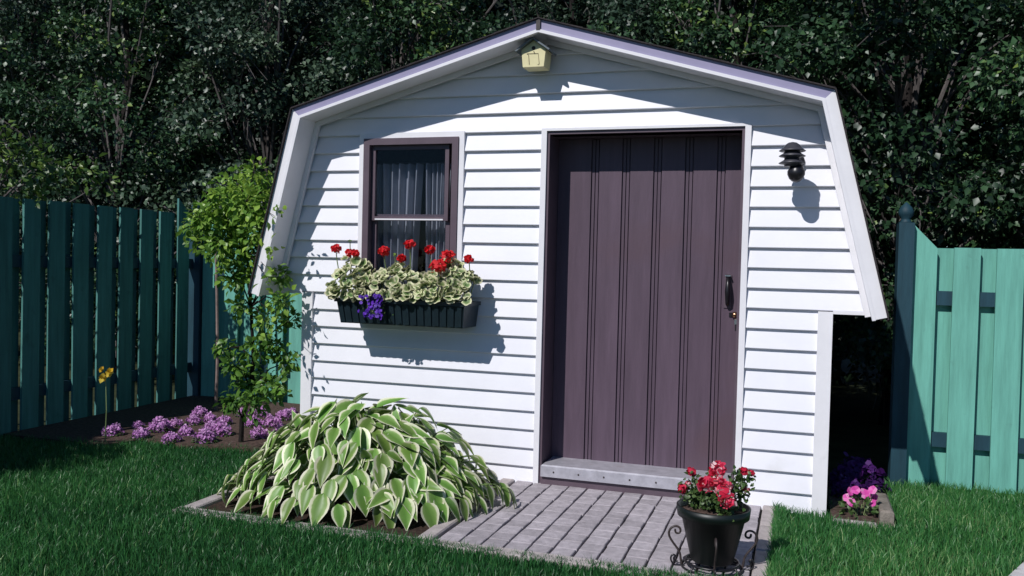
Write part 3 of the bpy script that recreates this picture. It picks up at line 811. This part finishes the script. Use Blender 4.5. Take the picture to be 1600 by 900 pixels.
# ------------------------------------------------------------------ sapling, stake
sb = at(376, 690, z=0.03)
sap = thing('sapling', (sb.x, sb.y, 0), 'slender young sapling with bright yellow-green leaves by the shed corner', 'tree')
g = np.random.default_rng(21)
tk = MB()
def P3(u, v, y): p = at(u, v, y=y); return (p.x, p.y, p.z)
tp = [(sb.x, sb.y, -.05), P3(378, 655, sb.y - .02), P3(392, 610, sb.y - .08), P3(396, 560, sb.y - .12), P3(392, 480, sb.y - .15), P3(386, 400, sb.y - .18), P3(384, 330, sb.y - .2), P3(396, 270, sb.y - .22)]
tk.tube(tp, [.020, .017, .015, .013, .011, .009, .006, .003], 7)
part('trunk', tk, m_bark, sap)
out = []; br = MB()
spr = [(400, 268, .08), (372, 288, .10), (410, 300, .09), (345, 308, .10), (385, 318, .12), (418, 335, .09), (335, 340, .11), (365, 350, .13), (405, 362, .10), (425, 385, .06), (345, 380, .12), (380, 392, .12), (320, 372, .10), (312, 338, .07),
       (395, 425, .09), (365, 432, .08), (420, 440, .07), (440, 470, .07), (455, 500, .06), (415, 500, .08), (430, 540, .08), (450, 565, .07), (400, 545, .08), (385, 590, .10), (365, 570, .07), (410, 600, .10), (430, 605, .08), (362, 625, .07), (395, 630, .08), (350, 545, .06), (420, 410, .06), (375, 480, .06), (300, 355, .06), (440, 430, .05)]
for (u, v, r_) in spr:
    yy = sb.y - .2 + float(g.uniform(-.22, .16)); c = np.array(P3(u, v, yy)); R_ = r_ * 1.25
    n = int(125 * (r_ / .1) ** 2) + 16
    d = rdir(n, g); P = c + d * g.uniform(.2, 1.05, (n, 1)) * R_
    N = norm(np.array([-.15, -.35, .7]) + g.normal(size=(n, 3)) * .5); T = norm(d * .7 + np.array([0, 0, -.25]) + g.normal(size=(n, 3)) * .4)
    out.append(scatter(P, T, N, .054 * g.uniform(.6, 1.2, n), np.clip((900 - v) / 640 - .3 + g.uniform(-.35, .35, n), 0, 1), LV2, LF2))  # leaf tone darkens downwards: shade on the lower sprays put into the colour
    k = min(range(len(tp)), key=lambda i: abs(tp[i][2] - (c[2] - .12)))
    a = Vector(tp[k]); b = Vector(c)
    br.tube([a, a.lerp(b, .5) + Vector((0, 0, .05)), b, b + (b - a).normalized() * .08], [.006, .005, .003, .0015], 5)
# loose twigs leaning towards the wall
for (x, y, z) in ((-1.80, -.28, 1.30), (-1.74, -.34, 1.22), (-1.85, -.22, 1.45), (-1.72, -.30, 1.62), (-1.70, -.36, 1.02), (-1.76, -.30, .92)):
    n = 12; P = np.array((x, y, z)) + g.normal(size=(n, 3)) * np.array([.05, .05, .07])
    out.append(scatter(P, norm(g.normal(size=(n, 3)) + np.array([.3, 0, -.5])), norm(g.normal(size=(n, 3)) * .5 + np.array([-.2, -.6, .5])), .058 * g.uniform(.7, 1.1, n), g.uniform(.5, 1, n), LV2, LF2))
    k = min(range(len(tp)), key=lambda i: abs(tp[i][2] - z)); a = Vector(tp[k]); b = Vector((x, y, z))
    br.tube([a, a.lerp(b, .5) + Vector((0, -.03, .05)), b], [.006, .004, .0015], 5)
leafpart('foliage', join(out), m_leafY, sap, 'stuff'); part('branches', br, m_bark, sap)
st = at(337, 640, z=.03)
stt = at(337, 375, y=st.y)
stk = part('garden_stake', MB().tube([(st.x, st.y - .0, -.05), (st.x + .01, st.y, .5), (st.x - .006, st.y, 1.0), (stt.x, st.y, stt.z)], [.014, .013, .012, .010], 7), m_stake, org=(st.x, st.y, 0))
tag(stk, 'thin wooden stake upright in the lilac flower bed', 'stake')

# ------------------------------------------------------------------ hosta
HC = Vector((-0.84, -0.73, 0.0))
hosta = thing('hosta_plant', HC, 'large hosta with green and cream-edged leaves beside the paved patio', 'plant')
def hosta_mesh(seed):
    r2 = random.Random(seed); a = MB(); E = []
    ns, nc = 9, 7
    arch = r2.uniform(.10, .34); fold = r2.uniform(.10, .22); tw = r2.uniform(-.25, .25); wv = r2.uniform(.008, .022); ph = r2.uniform(0, 6)
    vs = []
    for i in range(ns):
        t = i / (ns - 1)
        wdt = .265 * (math.sin(math.pi * min(1, t ** .66)) ** .95) * (1.0 if t < .5 else 1 - .35 * (t - .5)) if 0 < t < 1 else 0.006
        for j in range(nc):
            c = j / (nc - 1) * 2 - 1
            x = c * wdt
            z = abs(c) ** 1.4 * fold * wdt / .3 * .5 - arch * t * t + wv * math.sin(9 * t + ph + 3 * c) * abs(c) + tw * x * t
            vs.append((x, t - .02 * abs(c), z))
            E.append(max(abs(c), max(0, (t - .80) / .2) if t > .8 else 0) if t > .02 else .3)
    fs = [(i * nc + j, i * nc + j + 1, (i + 1) * nc + j + 1, (i + 1) * nc + j) for i in range(ns - 1) for j in range(nc - 1)]
    a.add(vs, fs)
    return make_mesh('leaf', a.v, a.f, m_hosta, True, {'edge': E})
hm = [hosta_mesh(i) for i in range(9)]
stems = MB()
RX, RY, RH = .78, .575, .48
def hleaf(az, q, s):
    ca, sa = math.cos(az), math.sin(az)
    wob = 1 + .06 * math.sin(3 * az + 1) + .05 * math.sin(7 * az)
    z = .05 + RH * wob * (1 - q ** 2.3)
    p = HC + Vector((RX * q * ca * wob, RY * q * sa * wob, z))
    rr = math.hypot(RX * ca, RY * sa)
    slope = RH * 2.3 * q ** 1.3 / rr                      # fall per metre outwards
    outw = Vector((RX * ca, RY * sa, 0)).normalized()
    tip = outw + Vector((0, 0, -slope * rnd.uniform(.55, 1.05) + .12)) + Vector((rnd.gauss(0, .36), rnd.gauss(0, .36), rnd.gauss(0, .26)))
    nn = outw * slope + Vector((0, 0, 1)) + Vector((rnd.gauss(0, .32), rnd.gauss(-.1, .32), 0))
    st_ = p - tip.normalized() * s * .45
    if p.z + tip.normalized().z * s * .5 < .012: p.z += .04; st_.z += .05
    placed('leaf', hm[rnd.randrange(9)], hosta, frame(st_, tip, nn, s, rnd.uniform(.88, 1.18)))
    if rnd.random() < .5:
        stems.tube([HC + Vector((RX * .15 * ca, RY * .15 * sa, 0)), HC.lerp(st_, .6) + Vector((0, 0, .05)), st_], [.006, .005, .003], 4)
rings = [(1.02, 50), (.93, 50), (.83, 44), (.73, 42), (.62, 36), (.50, 28), (.36, 20), (.20, 10)]
for q, n in rings:
    for k in range(n):
        az = 2 * math.pi * (k + rnd.uniform(-.45, .45)) / n + q * 9
        hleaf(az, min(1.03, max(.03, q + rnd.uniform(-.06, .05))), rnd.uniform(.12, .195))
for k in range(18):                       # upright tips on the crown of the mound
    az = rnd.uniform(0, 6.28); q = rnd.uniform(.1, .8)
    p = HC + Vector((RX * q * math.cos(az) * .8, RY * q * math.sin(az) * .8, .46 * (1 - .6 * q ** 1.75)))
    placed('leaf', hm[rnd.randrange(9)], hosta, frame(p, (rnd.gauss(0, .6), rnd.gauss(-.1, .5), .8), (rnd.gauss(0, .4), -1, .4), rnd.uniform(.11, .15), .95))
part('stems', stems, m_hstem, hosta, kind='stuff')
inner = []; IE = []; off3 = np.array(HC); base = 0; IV = []; IF = []
for k in range(330):                      # the shaded leaves under the outer ones, joined
    az = rnd.uniform(0, 6.28); q = math.sqrt(rnd.random()) * .93; ca, sa = math.cos(az), math.sin(az)
    p = HC + Vector((RX * q * ca, RY * q * sa, .02 + rnd.uniform(.45, .93) * RH * (1 - q ** 2.3) + .03))
    outw = Vector((ca, sa, 0)); tip = outw + Vector((rnd.gauss(0, .4), rnd.gauss(0, .4), rnd.uniform(-1.2, .1))); nn = outw * .8 + Vector((rnd.gauss(0, .3), rnd.gauss(0, .3), .8))
    me = hm[k % 9]; mw = frame(p - tip.normalized() * .05, tip, nn, rnd.uniform(.11, .17), 1.0)
    IV += [tuple(mw @ v.co - HC) for v in me.vertices]; IF += [tuple(i + base for i in f.vertices) for f in me.polygons]
    IE += [a.value for a in me.attributes['edge'].data]; base += len(me.vertices)
link('inner_foliage', make_mesh('inner_foliage', IV, IF, m_hosta, True, {'edge': IE}), hosta, kind='stuff')

# ------------------------------------------------------------------ window box, geraniums, lobelia
BY0, BY1 = -0.30, -0.035
q0, q1 = at(522, 467, y=BY0), at(727, 476, y=BY0)
bx0, bx1, bzt = q0.x, q1.x, (q0.z + q1.z) / 2
bzb = at(620, 508, y=BY0).z - .004
wbox = thing('window_box', ((bx0 + bx1) / 2, -.15, bzb), 'dark green ribbed planter box hung below the shed window', 'planter')
ins = .028
a = MB()
a.hexa([(bx0 + ins, BY0 + .04, bzb), (bx1 - ins, BY0 + .04, bzb), (bx1 - ins, BY1, bzb), (bx0 + ins, BY1, bzb), (bx0 + .012, BY0 + .014, bzt - .012), (bx1 - .012, BY0 + .014, bzt - .012), (bx1 - .012, BY1, bzt - .012), (bx0 + .012, BY1, bzt - .012)])
part('body', a, m_box, wbox)
rim = MB(); rim.box(bx0, bx1, BY0, BY0 + .022, bzt - .014, bzt + .010); rim.box(bx0, bx1, BY1 - .02, BY1 + .004, bzt - .014, bzt + .010)
rim.box(bx0, bx0 + .022, BY0 + .022, BY1 - .02, bzt - .014, bzt + .010); rim.box(bx1 - .022, bx1, BY0 + .022, BY1 - .02, bzt - .014, bzt + .010)
part('rim', rim, m_box, wbox)
part('soil', MB().box(bx0 + .022, bx1 - .022, BY0 + .022, BY1 - .02, bzt - .0119, bzt - .002), m_soil, wbox)
nrb = 17
for k in range(nrb):
    x = bx0 + .04 + (bx1 - bx0 - .08) * k / (nrb - 1); xb = bx0 + .05 + (bx1 - bx0 - .10) * k / (nrb - 1); w2 = .014
    part('rib', MB().hexa([(xb - w2, BY0 + .031, bzb + .006), (xb + w2, BY0 + .031, bzb + .006), (xb + w2, BY0 + .046, bzb + .006), (xb - w2, BY0 + .046, bzb + .006),
                           (x - w2, BY0 + .006, bzt - .022), (x + w2, BY0 + .006, bzt - .022), (x + w2, BY0 + .024, bzt - .022), (x - w2, BY0 + .024, bzt - .022)]), m_box, wbox)
for x in (bx0 + .14, bx1 - .14):
    part('bracket', MB().box(x - .012, x + .012, BY1 + .0, -0.012, bzb + .02, bzt), m_iron, wbox)
ger = thing('geranium', ((bx0 + bx1) / 2, -.16, bzt), 'variegated geraniums with red flower heads filling the window box', 'plant')
def ger_mesh(seed):
    r2 = random.Random(seed); n = 14; vs = [(0, .06, -.05)]; E = [0.0]; cup = r2.uniform(.12, .32); ph = r2.uniform(0, 6)
    for q, e in ((.34, .34), (.70, .62), (1.0, 1.0)):
        for k in range(n):
            an = 2 * math.pi * k / n - math.pi / 2
            notch = 1 - .55 * math.exp(-((min(k, n - k)) / .9) ** 2)
            rr = .5 * q * (notch if q > .5 else 1) * (1 + .06 * math.cos(5 * an + ph) * q)
            vs.append((rr * math.cos(an), rr * math.sin(an) + .06, cup * q * q * .5 + .075 * q * math.sin(5 * an + ph) * q))
            E.append(e)
    fs = [(0, 1 + k, 1 + (k + 1) % n) for k in range(n)]
    for rgi in range(2):
        b = 1 + rgi * n
        fs += [(b + k, b + n + k, b + n + (k + 1) % n, b + (k + 1) % n) for k in range(n)]
    return make_mesh('leaf', vs, fs, m_geran, True, {'edge': E})
gm = [ger_mesh(i) for i in range(6)]
gst = MB()
gx0, gx1 = at(522, 440, y=-.24).x, at(737, 440, y=-.24).x
cnt = 0
while cnt < 285:
    u = rnd.random(); x = gx0 + (gx1 - gx0) * u
    topz = bzt + .225 + .035 * math.sin(u * 17) + .03 * math.sin(u * 7 + 1) - (.05 if u > .85 else 0) * (u - .85) / .15 - (.07 if u < .06 else 0)
    # surface of a rounded mound: front face, top or ends
    th_ = rnd.uniform(-.32, 1.75)                         # 0 front .. pi/2 top
    cy, hz_ = -.16, (topz - bzt - .02) 
    yy = cy - .165 * math.cos(th_) * rnd.uniform(.86, 1.03)
    zz = bzt + .03 + (hz_ - .03) * max(-.12, math.sin(th_)) * rnd.uniform(.9, 1.05) if th_ > 0 else bzt + .045 + .06 * th_ + rnd.uniform(-.01, .02)
    if yy > -.05: continue
    nrm_ = Vector((rnd.gauss(0, .45) + (u - .5) * .9, -math.cos(th_) - .15 + rnd.gauss(0, .35), math.sin(th_) * .9 + .30 + rnd.gauss(0, .3)))
    tip = Vector((rnd.gauss(0, .7), -.4 + rnd.gauss(0, .4), -.5 + rnd.gauss(0, .5)))
    s = rnd.uniform(.052, .082)
    p = Vector((x, yy, zz))
    placed('leaf', gm[rnd.randrange(6)], ger, frame(p, tip, nrm_, s))
    if rnd.random() < .4: gst.tube([(x * .9 + .1 * (gx0 + gx1) / 2, -.16, bzt - .003), p - nrm_.normalized() * .02, p], [.004, .003, .0015], 4)
    cnt += 1
part('stems', gst, m_gstem, ger, kind='stuff')
def petal_ball(g, c, r, n, size, up=(0, -.3, .7), wide=1.0):
    d = rdir(n, g); d = norm(d + np.array(up) * .55)
    P = np.array(c) + d * r * g.uniform(.75, 1.0, (n, 1)) * np.array([1, 1, .8])
    N = norm(d + g.normal(size=(n, 3)) * .35); T = norm(g.normal(size=(n, 3)))
    P = P - T * size * .5
    return scatter(P, T, N, size * g.uniform(.8, 1.2, n), g.uniform(0, 1, n), PV, PF, wide)
g = np.random.default_rng(8)
for (u, v, r_, y) in ((525, 389, .026, -.2), (600, 393, .027, -.22), (640, 382, .026, -.20), (672, 391, .026, -.19), (699, 402, .038, -.25), (684, 417, .040, -.31), (733, 405, .022, -.2), (627, 404, .020, -.21), (548, 395, .024, -.18), (556, 397, .018, -.22)):
    c = at(u, v, y=y)
    fh = leafpart('flower_head', petal_ball(g, c, r_ * 1.25, 60, .022), m_red, ger)
    part('stalk', MB().tube([(c.x + rnd.uniform(-.03, .03), -.16, bzt + .05), (c.x, y + .015, c.z - .07), (c.x, c.y, c.z - .006)], [.004, .0035, .003], 5), m_gstem, fh)
for (u, v, y) in ((547, 377, -.18), (617, 398, -.2)):
    c = at(u, v, y=y); bd = leafpart('bud', petal_ball(g, c, .011, 14, .009), m_leafY, ger)
    part('stalk', MB().tube([(c.x, -.16, bzt + .05), (c.x, c.y, c.z - .004)], [.004, .003], 5), m_gstem, bd)
lc = at(585, 478, y=BY0 - .03)
lob = thing('lobelia', (lc.x, -.28, bzt), 'trailing violet lobelia spilling over the front of the planter box', 'plant')
out = []
n = 60
P = np.stack([lc.x + g.normal(size=n) * .042, BY0 - .028 - g.random(n) * .03, lc.z + g.uniform(-.075, .075, n)], 1)
for p in P:
    m_ = 5; an = np.arange(m_) * 2 * np.pi / m_ + g.uniform(0, 6)
    nb = norm(np.array([[g.normal() * .35, -1, .3 + g.normal() * .3]]))[0]; ax = np.cross(nb, [0, 0, 1]); ax /= np.linalg.norm(ax); ay = np.cross(nb, ax)
    T = np.outer(np.cos(an), ax) + np.outer(np.sin(an), ay)
    out.append(scatter(np.repeat(p[None], m_, 0), T, np.repeat(nb[None], m_, 0), np.full(m_, .0125), g.uniform(0, 1, m_), PV, PF, .8))
leafpart('blossoms', join(out), m_violet, lob, 'stuff')
ls_ = MB()
for k in range(14):
    x = lc.x + rnd.gauss(0, .03)
    ls_.tube([(x, BY0 + .03, bzt - .002), (x + rnd.gauss(0, .01), BY0 - .01, bzt + .03), (x + rnd.gauss(0, .02), BY0 - .03, lc.z - rnd.uniform(0, .06))], [.002, .002, .001], 4)
part('stems', ls_, m_gstem, lob, kind='stuff')
P = np.stack([lc.x + g.normal(size=80) * .045, BY0 - .012 - g.random(80) * .03, lc.z + g.uniform(-.06, .075, 80)], 1)
leafpart('foliage', scatter(P, rdir(80, g), rdir(80, g), .016, g.uniform(0, 1, 80)), m_roseleaf, lob, 'stuff')

# ------------------------------------------------------------------ pot, stand, rose
pc = at(1112, 884, z=0.02); PX, PY = pc.x, pc.y
pz = 0.045
pot = thing('flower_pot', (PX, PY, pz), 'black tapered plastic flower pot on the wrought iron stand', 'pot')
H = .245
part('body', MB().lathe([(.02, 0), (.088, 0), (.094, .006), (.141, H - .045), (.158, H - .043), (.163, H), (.153, H + .001), (.150, H - .03), (.02, H - .032)], (PX, PY, pz), 40), m_pot, pot, True)
part('soil', MB().lathe([(.149, H - .029), (.12, H - .022), (.06, H - .016), (.005, H - .015)], (PX, PY, pz), 30), m_mulch, pot, True)
stand = thing('plant_stand', (PX, PY, 0), 'scrolled black wrought iron stand under the flower pot', 'plant stand')
stand_ring = MB()
def ring(r_, z, n=28): return [(PX + r_ * math.cos(2 * math.pi * k / n), PY + r_ * math.sin(2 * math.pi * k / n), z) for k in range(n + 1)]
part('ring', MB().tube(ring(.118, .040), .006, 6, cap=False), m_iron, stand, True)
part('ring', MB().tube(ring(.135, .018), .005, 6, cap=False), m_iron, stand, True)
part('cross_bar', MB().tube([(PX - .118, PY, .038), (PX + .118, PY, .038)], .005, 6), m_iron, stand)
part('cross_bar', MB().tube([(PX, PY - .118, .036), (PX, PY + .118, .036)], .005, 6), m_iron, stand)
scr = [(.150, .168), (.147, .180), (.160, .186), (.172, .178), (.166, .163), (.150, .160)]
def curl(c, r0, r1, a0, a1, n):
    return [(c[0] + (r0 + (r1 - r0) * i / n) * math.cos(a0 + (a1 - a0) * i / n), c[1] + (r0 + (r1 - r0) * i / n) * math.sin(a0 + (a1 - a0) * i / n)) for i in range(n + 1)]
def smooth_pts(pts, it=2):
    for _ in range(it):
        o = [pts[0]]
        for a, b in zip(pts[:-1], pts[1:]):
            o.append(tuple(.75 * x + .25 * y for x, y in zip(a, b))); o.append(tuple(.25 * x + .75 * y for x, y in zip(a, b)))
        o.append(pts[-1]); pts = o
    return pts
# radial profile (distance from the axis, height) of one heart-shaped scroll
heart = [(.166, .176), (.164, .160), (.150, .157), (.140, .168), (.146, .186), (.166, .192), (.186, .180), (.195, .158), (.187, .134), (.168, .108), (.150, .086), (.140, .066), (.138, .045), (.132, .020)]
lower = [(.150, .032), (.165, .030), (.170, .045), (.160, .057), (.172, .062), (.182, .050), (.180, .030), (.165, .014), (.140, .012), (.12, .016)]
foot = [(.118, .040), (.132, .030), (.140, .012), (.150, .004), (.160, .010), (.156, .020), (.148, .018)]
for an in (R(192), R(8), R(280), R(100)):
    for pr_, rr in ((heart, .0050), (lower, .0042)):
        pts = smooth_pts(pr_)
        part('scroll', MB().tube([(PX + d * math.cos(an), PY + d * math.sin(an), z) for d, z in pts], rr, 6), m_rust if pr_ is heart else m_iron, stand, True)
for an in (R(235), R(330), R(55), R(145)):
    part('foot', MB().tube([(PX + d * math.cos(an), PY + d * math.sin(an), z) for d, z in smooth_pts(foot)], .005, 6), m_iron, stand, True)
rose = thing('rose_bush', (PX, PY, pz + H - .02), 'miniature rose with pink-red blooms growing in the black pot', 'plant')
g = np.random.default_rng(33)
rs = MB(); ltips = []
def rosebloom(c, r_, white=0.0):
    V, F, A = petal_ball(g, c, r_ * .85, 46, r_ * .80, (0, -.35, .45), .9)
    k = len(PV); w_ = np.repeat((g.random(len(A) // k) < max(0, .12 + white)) * .75, k)
    return V, F, np.clip(A * (.62 if white >= 0 else .25) + w_, 0, 1)
bl_ = [(1122, 733, .036, -.02, .15), (1112, 748, .024, .0, .0), (1104, 757, .036, -.04, .12), (1121, 751, .030, -.04, .1), (1130, 768, .034, -.06, .2), (1136, 760, .024, -.04, .45), (1137, 783, .034, -.10, .2), (1080, 737, .019, .02, -.4), (1066, 764, .022, -.03, -.5), (1162, 736, .020, .03, -.4), (1173, 739, .016, .03, -.3), (1166, 766, .015, .0, .3), (1075, 755, .012, 0, .3)]
for (u, v, r_, dy, wh) in bl_:
    c = at(u, v, y=PY + dy)
    b_ = leafpart('bloom', rosebloom(c, r_ * 1.1, white=wh), m_rose, rose)
    basep = Vector((PX + (c.x - PX) * .35, PY + dy * .3, pz + H - .03)); e = Vector((c.x, c.y, c.z - .004))
    part('stalk', MB().tube([basep, basep.lerp(e, .55) + Vector(((c.x - PX) * .15, 0, .02)), e], [.0028, .0024, .0018], 5), m_gstem, b_)
    for t in np.linspace(.25, .95, 6): ltips.append(np.array(basep.lerp(e, float(t))))
for k in range(28):
    an = g.uniform(0, 6.28); q = math.sqrt(g.random()) * .11; ltips.append(np.array([PX + q * math.cos(an), PY + q * math.sin(an) - .02, pz + H + g.uniform(-.005, .075)]))
for (u, v) in ((1148, 748), (1156, 745), (1150, 760), (1160, 752), (1145, 765), (1165, 757), (1090, 770), (1098, 775), (1085, 780), (1115, 780)):
    c = at(u, v, y=PY); ltips.append(np.array(c)); ltips.append(np.array(c) + g.normal(size=3) * .012)
out = []
for p in ltips:
    n = 9; P = p + g.normal(size=(n, 3)) * .017
    out.append(scatter(P, norm(g.normal(size=(n, 3)) + np.array([0, 0, -.1])), norm(g.normal(size=(n, 3)) * .6 + np.array([-.1, -.4, .7])), .024 * g.uniform(.6, 1.3, n), g.uniform(0, 1, n), LV2, LF2, 1.1))
leafpart('foliage', join(out), m_roseleaf, rose, 'stuff')

# ------------------------------------------------------------------ bedding flowers
def tuft_mesh(seed, r_, h, n, ps, m, nl=160, flat=.55):
    g = np.random.default_rng(seed)
    d = rdir(n, g); d[:, 2] = np.abs(d[:, 2])
    lump = 1 + .18 * np.sin(d[:, 0] * 5 + seed) * np.cos(d[:, 1] * 5)
    P = d * np.array([r_, r_ * .8, h]) * lump[:, None] * g.uniform(.85, 1.05, (n, 1))
    b = scatter(P, norm(g.normal(size=(n, 3))), norm(d + g.normal(size=(n, 3)) * .4), ps * g.uniform(.7, 1.2, n), np.clip(d[:, 2] * .6 + g.uniform(-.1, .5, n), 0, 1), PV, PF)
    d2 = rdir(nl, g); d2[:, 2] = np.abs(d2[:, 2]) * .7
    P2 = d2 * np.array([r_ * 1.02, r_ * .85, h * .75])
    f = scatter(P2, norm(d2 + np.array([0, 0, -.3])), norm(d2 + np.array([0, 0, .6])), .026, g.uniform(0, 1, nl), LV2, LF2)
    return make_mesh('blossoms', b[0], b[1], m, False, {'rnd': b[2]}), make_mesh('foliage', f[0], f[1], m_roseleaf, False, {'rnd': f[2]})
al = [tuft_mesh(i, .075, .085, 420, .016, m_lilac) for i in range(3)]
def tuft(name, p, me, s, label, group=None, rz=0.0):
    t = thing(name, p, label, 'flowers', group)
    for nm, m_ in zip(('blossoms', 'foliage'), me):
        o = link(nm, m_, t, kind='stuff'); o.scale = (s, s, s); o.rotation_euler = (0, 0, rz)
    return t
for (u, v, s) in ((177, 668, .95), (216, 657, .6), (220, 672, .85), (250, 662, 1.15), (268, 678, .8), (302, 652, .85), (320, 678, 1.1), (312, 640, .9), (328, 648, .8), (345, 668, 1.1), (350, 652, .8), (275, 655, .7), (395, 655, .9), (410, 640, .9), (425, 655, 1.0), (445, 645, 1.0), (440, 668, .9), (405, 672, .9), (460, 660, .8), (330, 662, .9), (380, 640, .8), (290, 668, .8), (455, 640, .8)):
    p = at(u, v, z=.085)
    p.x = max(p.x, -3.78); p.y = min(p.y, 1.7)
    tuft('alyssum_clump', (p.x, p.y, .025), al[rnd.randrange(3)], s, 'low mound of lilac-pink flowers edging the lawn before the fences', 'lilac flower mounds along the bed', rnd.uniform(0, 6))
yp = at(165, 583, x=-3.12)
yf = thing('yellow_flower', (yp.x, yp.y, .0), 'single yellow flower on a tall stem against the dark fence', 'flower')
out = []
for c, r_ in ((at(160, 590, x=-3.12), .03), (at(170, 582, x=-3.12), .03), (at(158, 577, x=-3.12), .018)):
    for j in range(6):
        an = j * 1.047 + rnd.uniform(-.2, .2); d = np.array([.3 * math.sin(an) + .2, -math.cos(an), math.sin(an)])
        out.append(scatter(np.array(c)[None], d[None], np.array([[.6, -.7, .4]]), r_ * 1.4, np.array([rnd.random()]), LV2, LF2, 1.3))
leafpart('petals', join(out), m_yellow, yf)
part('stem', MB().tube([(yp.x, yp.y, -.03), (yp.x + .03, yp.y - .02, yp.z * .5), (yp.x, yp.y, yp.z - .01)], [.005, .004, .003], 5), m_gstem, yf)
# pink impatiens by the block
ip = at(1345, 795, z=.03)
imp = thing('impatiens', (1.83, -.02, .02), 'small bright pink flowering plant at the corner of the shed', 'flowers')
g = np.random.default_rng(71); iy = -.03
for (u, v) in ((1328, 768), (1337, 766), (1340, 775), (1352, 774), (1358, 772), (1364, 766), (1367, 778), (1330, 785), (1349, 770), (1362, 786), (1324, 778)):
    c = at(u, v, y=iy + rnd.uniform(-.03, .03)); an = np.arange(5) * 2 * np.pi / 5 + rnd.uniform(0, 6)
    nb = norm(np.array([[rnd.gauss(0, .3), -.8, .5]]))[0]; ax = np.cross(nb, [0, 0, 1]); ax /= np.linalg.norm(ax); ay = np.cross(nb, ax)
    fl = leafpart('flower', scatter(np.repeat(np.array(c)[None], 5, 0), np.outer(np.cos(an), ax) + np.outer(np.sin(an), ay) + nb * .15, np.repeat(nb[None], 5, 0), np.full(5, .026), g.uniform(0, 1, 5), PV, PF), m_pink, imp)
    part('stalk', MB().tube([(1.83 + (c.x - 1.83) * .5, -.02, .01), (c.x, c.y + .006, c.z - .004)], [.003, .002], 4), m_gstem, fl)
n = 110; d = rdir(n, g); d[:, 2] = np.abs(d[:, 2])
P = np.array([1.835, -.02, .03]) + d * np.array([.085, .07, .085])
leafpart('foliage', scatter(P, norm(d + g.normal(size=(n, 3)) * .4), norm(d + np.array([0, -.3, .6])), .035, g.uniform(.3, 1, n), LV2, LF2), m_roseleaf, imp, 'stuff')
pt = tuft_mesh(9, .15, .17, 420, .034, m_purple, 260)
tuft('petunia', (1.86, .62, .02), pt, 1.0, 'deep purple flowering plant in the dark gap beside the shed')['category'] = 'flowers'
tuft('petunia', (1.80, .38, .02), pt, .6, 'smaller deep purple plant behind the pink flowers')

# ------------------------------------------------------------------ grass
def inside(x, y, poly):
    c = np.zeros(len(x), bool); n = len(poly); j = n - 1
    for i in range(n):
        xi, yi = poly[i]; xj, yj = poly[j]
        hit = ((yi > y) != (yj > y)) & (x < (xj - xi) * (y - yi) / (yj - yi + 1e-12) + xi)
        c ^= hit; j = i
    return c
def grass_area(n, box, ht, seed):
    g = np.random.default_rng(seed)
    x = g.uniform(box[0], box[1], n); y = g.uniform(box[2], box[3], n)
    bad = (x > -1.585) & (x < 1.395) & (y > -1.345) & (y < .05)
    bad |= (x > -1.68) & (x < 1.69) & (y > -.0)
    bad |= inside(x, y, [(-4.0, -.25), (-3.05, -.25), (-2.92, .03), (-2.6, -.01), (-2.2, 0.07), (-1.60, 0.06), (-1.68, 1.9), (-4.0, 1.9)])
    bad |= (x > 1.70) & (x < 2.03) & (y > -.13)
    bad |= (x > 1.70) & (x < 1.93) & (y > -.15)
    bad |= inside(x, y, [(2.06, -1.55), (4.4, -1.55), (4.4, 0.2), (2.87, 0.2)])
    x = x[~bad]; y = y[~bad]; n = len(x)
    pat = .5 + .5 * np.sin(x * 3.1 + np.sin(y * 2.3) * 1.7) * np.cos(y * 2.7 + np.sin(x * 1.9))
    fine = np.sin(x * 23 + 2 * np.sin(y * 19)) * np.sin(y * 21 + 1.3 * np.sin(x * 17))
    h = ht * (.75 + .25 * pat + .14 * fine) * g.uniform(.55, 1.3, n)
    lean = norm(np.stack([g.normal(size=n), g.normal(size=n), np.zeros(n)], 1)) * (g.uniform(.1, .75, n))[:, None]
    w2 = g.uniform(.0013, .0026, n); an = g.uniform(0, np.pi, n)
    sx = np.stack([np.cos(an) * w2, np.sin(an) * w2, np.zeros(n)], 1)
    b = np.stack([x, y, np.full(n, -.014)], 1)
    up = np.array([0, 0, 1.0])
    mid = b + (up * .6 + lean * .28) * h[:, None]; tip = b + (up * 1.0 + lean * .85) * h[:, None] - up * (np.linalg.norm(lean, axis=1) ** 2 * .25 * h)[:, None]
    V = np.stack([b - sx, b + sx, mid + sx * .8, mid - sx * .8, tip], 1).reshape(-1, 3)
    F = (np.array([(0, 1, 2), (0, 2, 3), (3, 2, 4)])[None] + (np.arange(n) * 5)[:, None, None]).reshape(-1, 3)
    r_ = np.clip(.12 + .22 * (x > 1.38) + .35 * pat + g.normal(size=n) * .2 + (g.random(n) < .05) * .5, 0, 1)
    return V, F, np.repeat(r_, 5)
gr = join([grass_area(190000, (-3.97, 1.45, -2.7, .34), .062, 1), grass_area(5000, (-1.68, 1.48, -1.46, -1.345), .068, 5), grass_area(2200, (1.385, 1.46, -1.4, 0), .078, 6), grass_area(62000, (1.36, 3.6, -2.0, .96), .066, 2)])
V, F, A = gr
gs = link('grass', make_mesh('grass', V, F, m_grass, False, {'rnd': A}), kind='stuff')
tag(gs, 'mown green lawn grass around the shed and patio', 'grass')
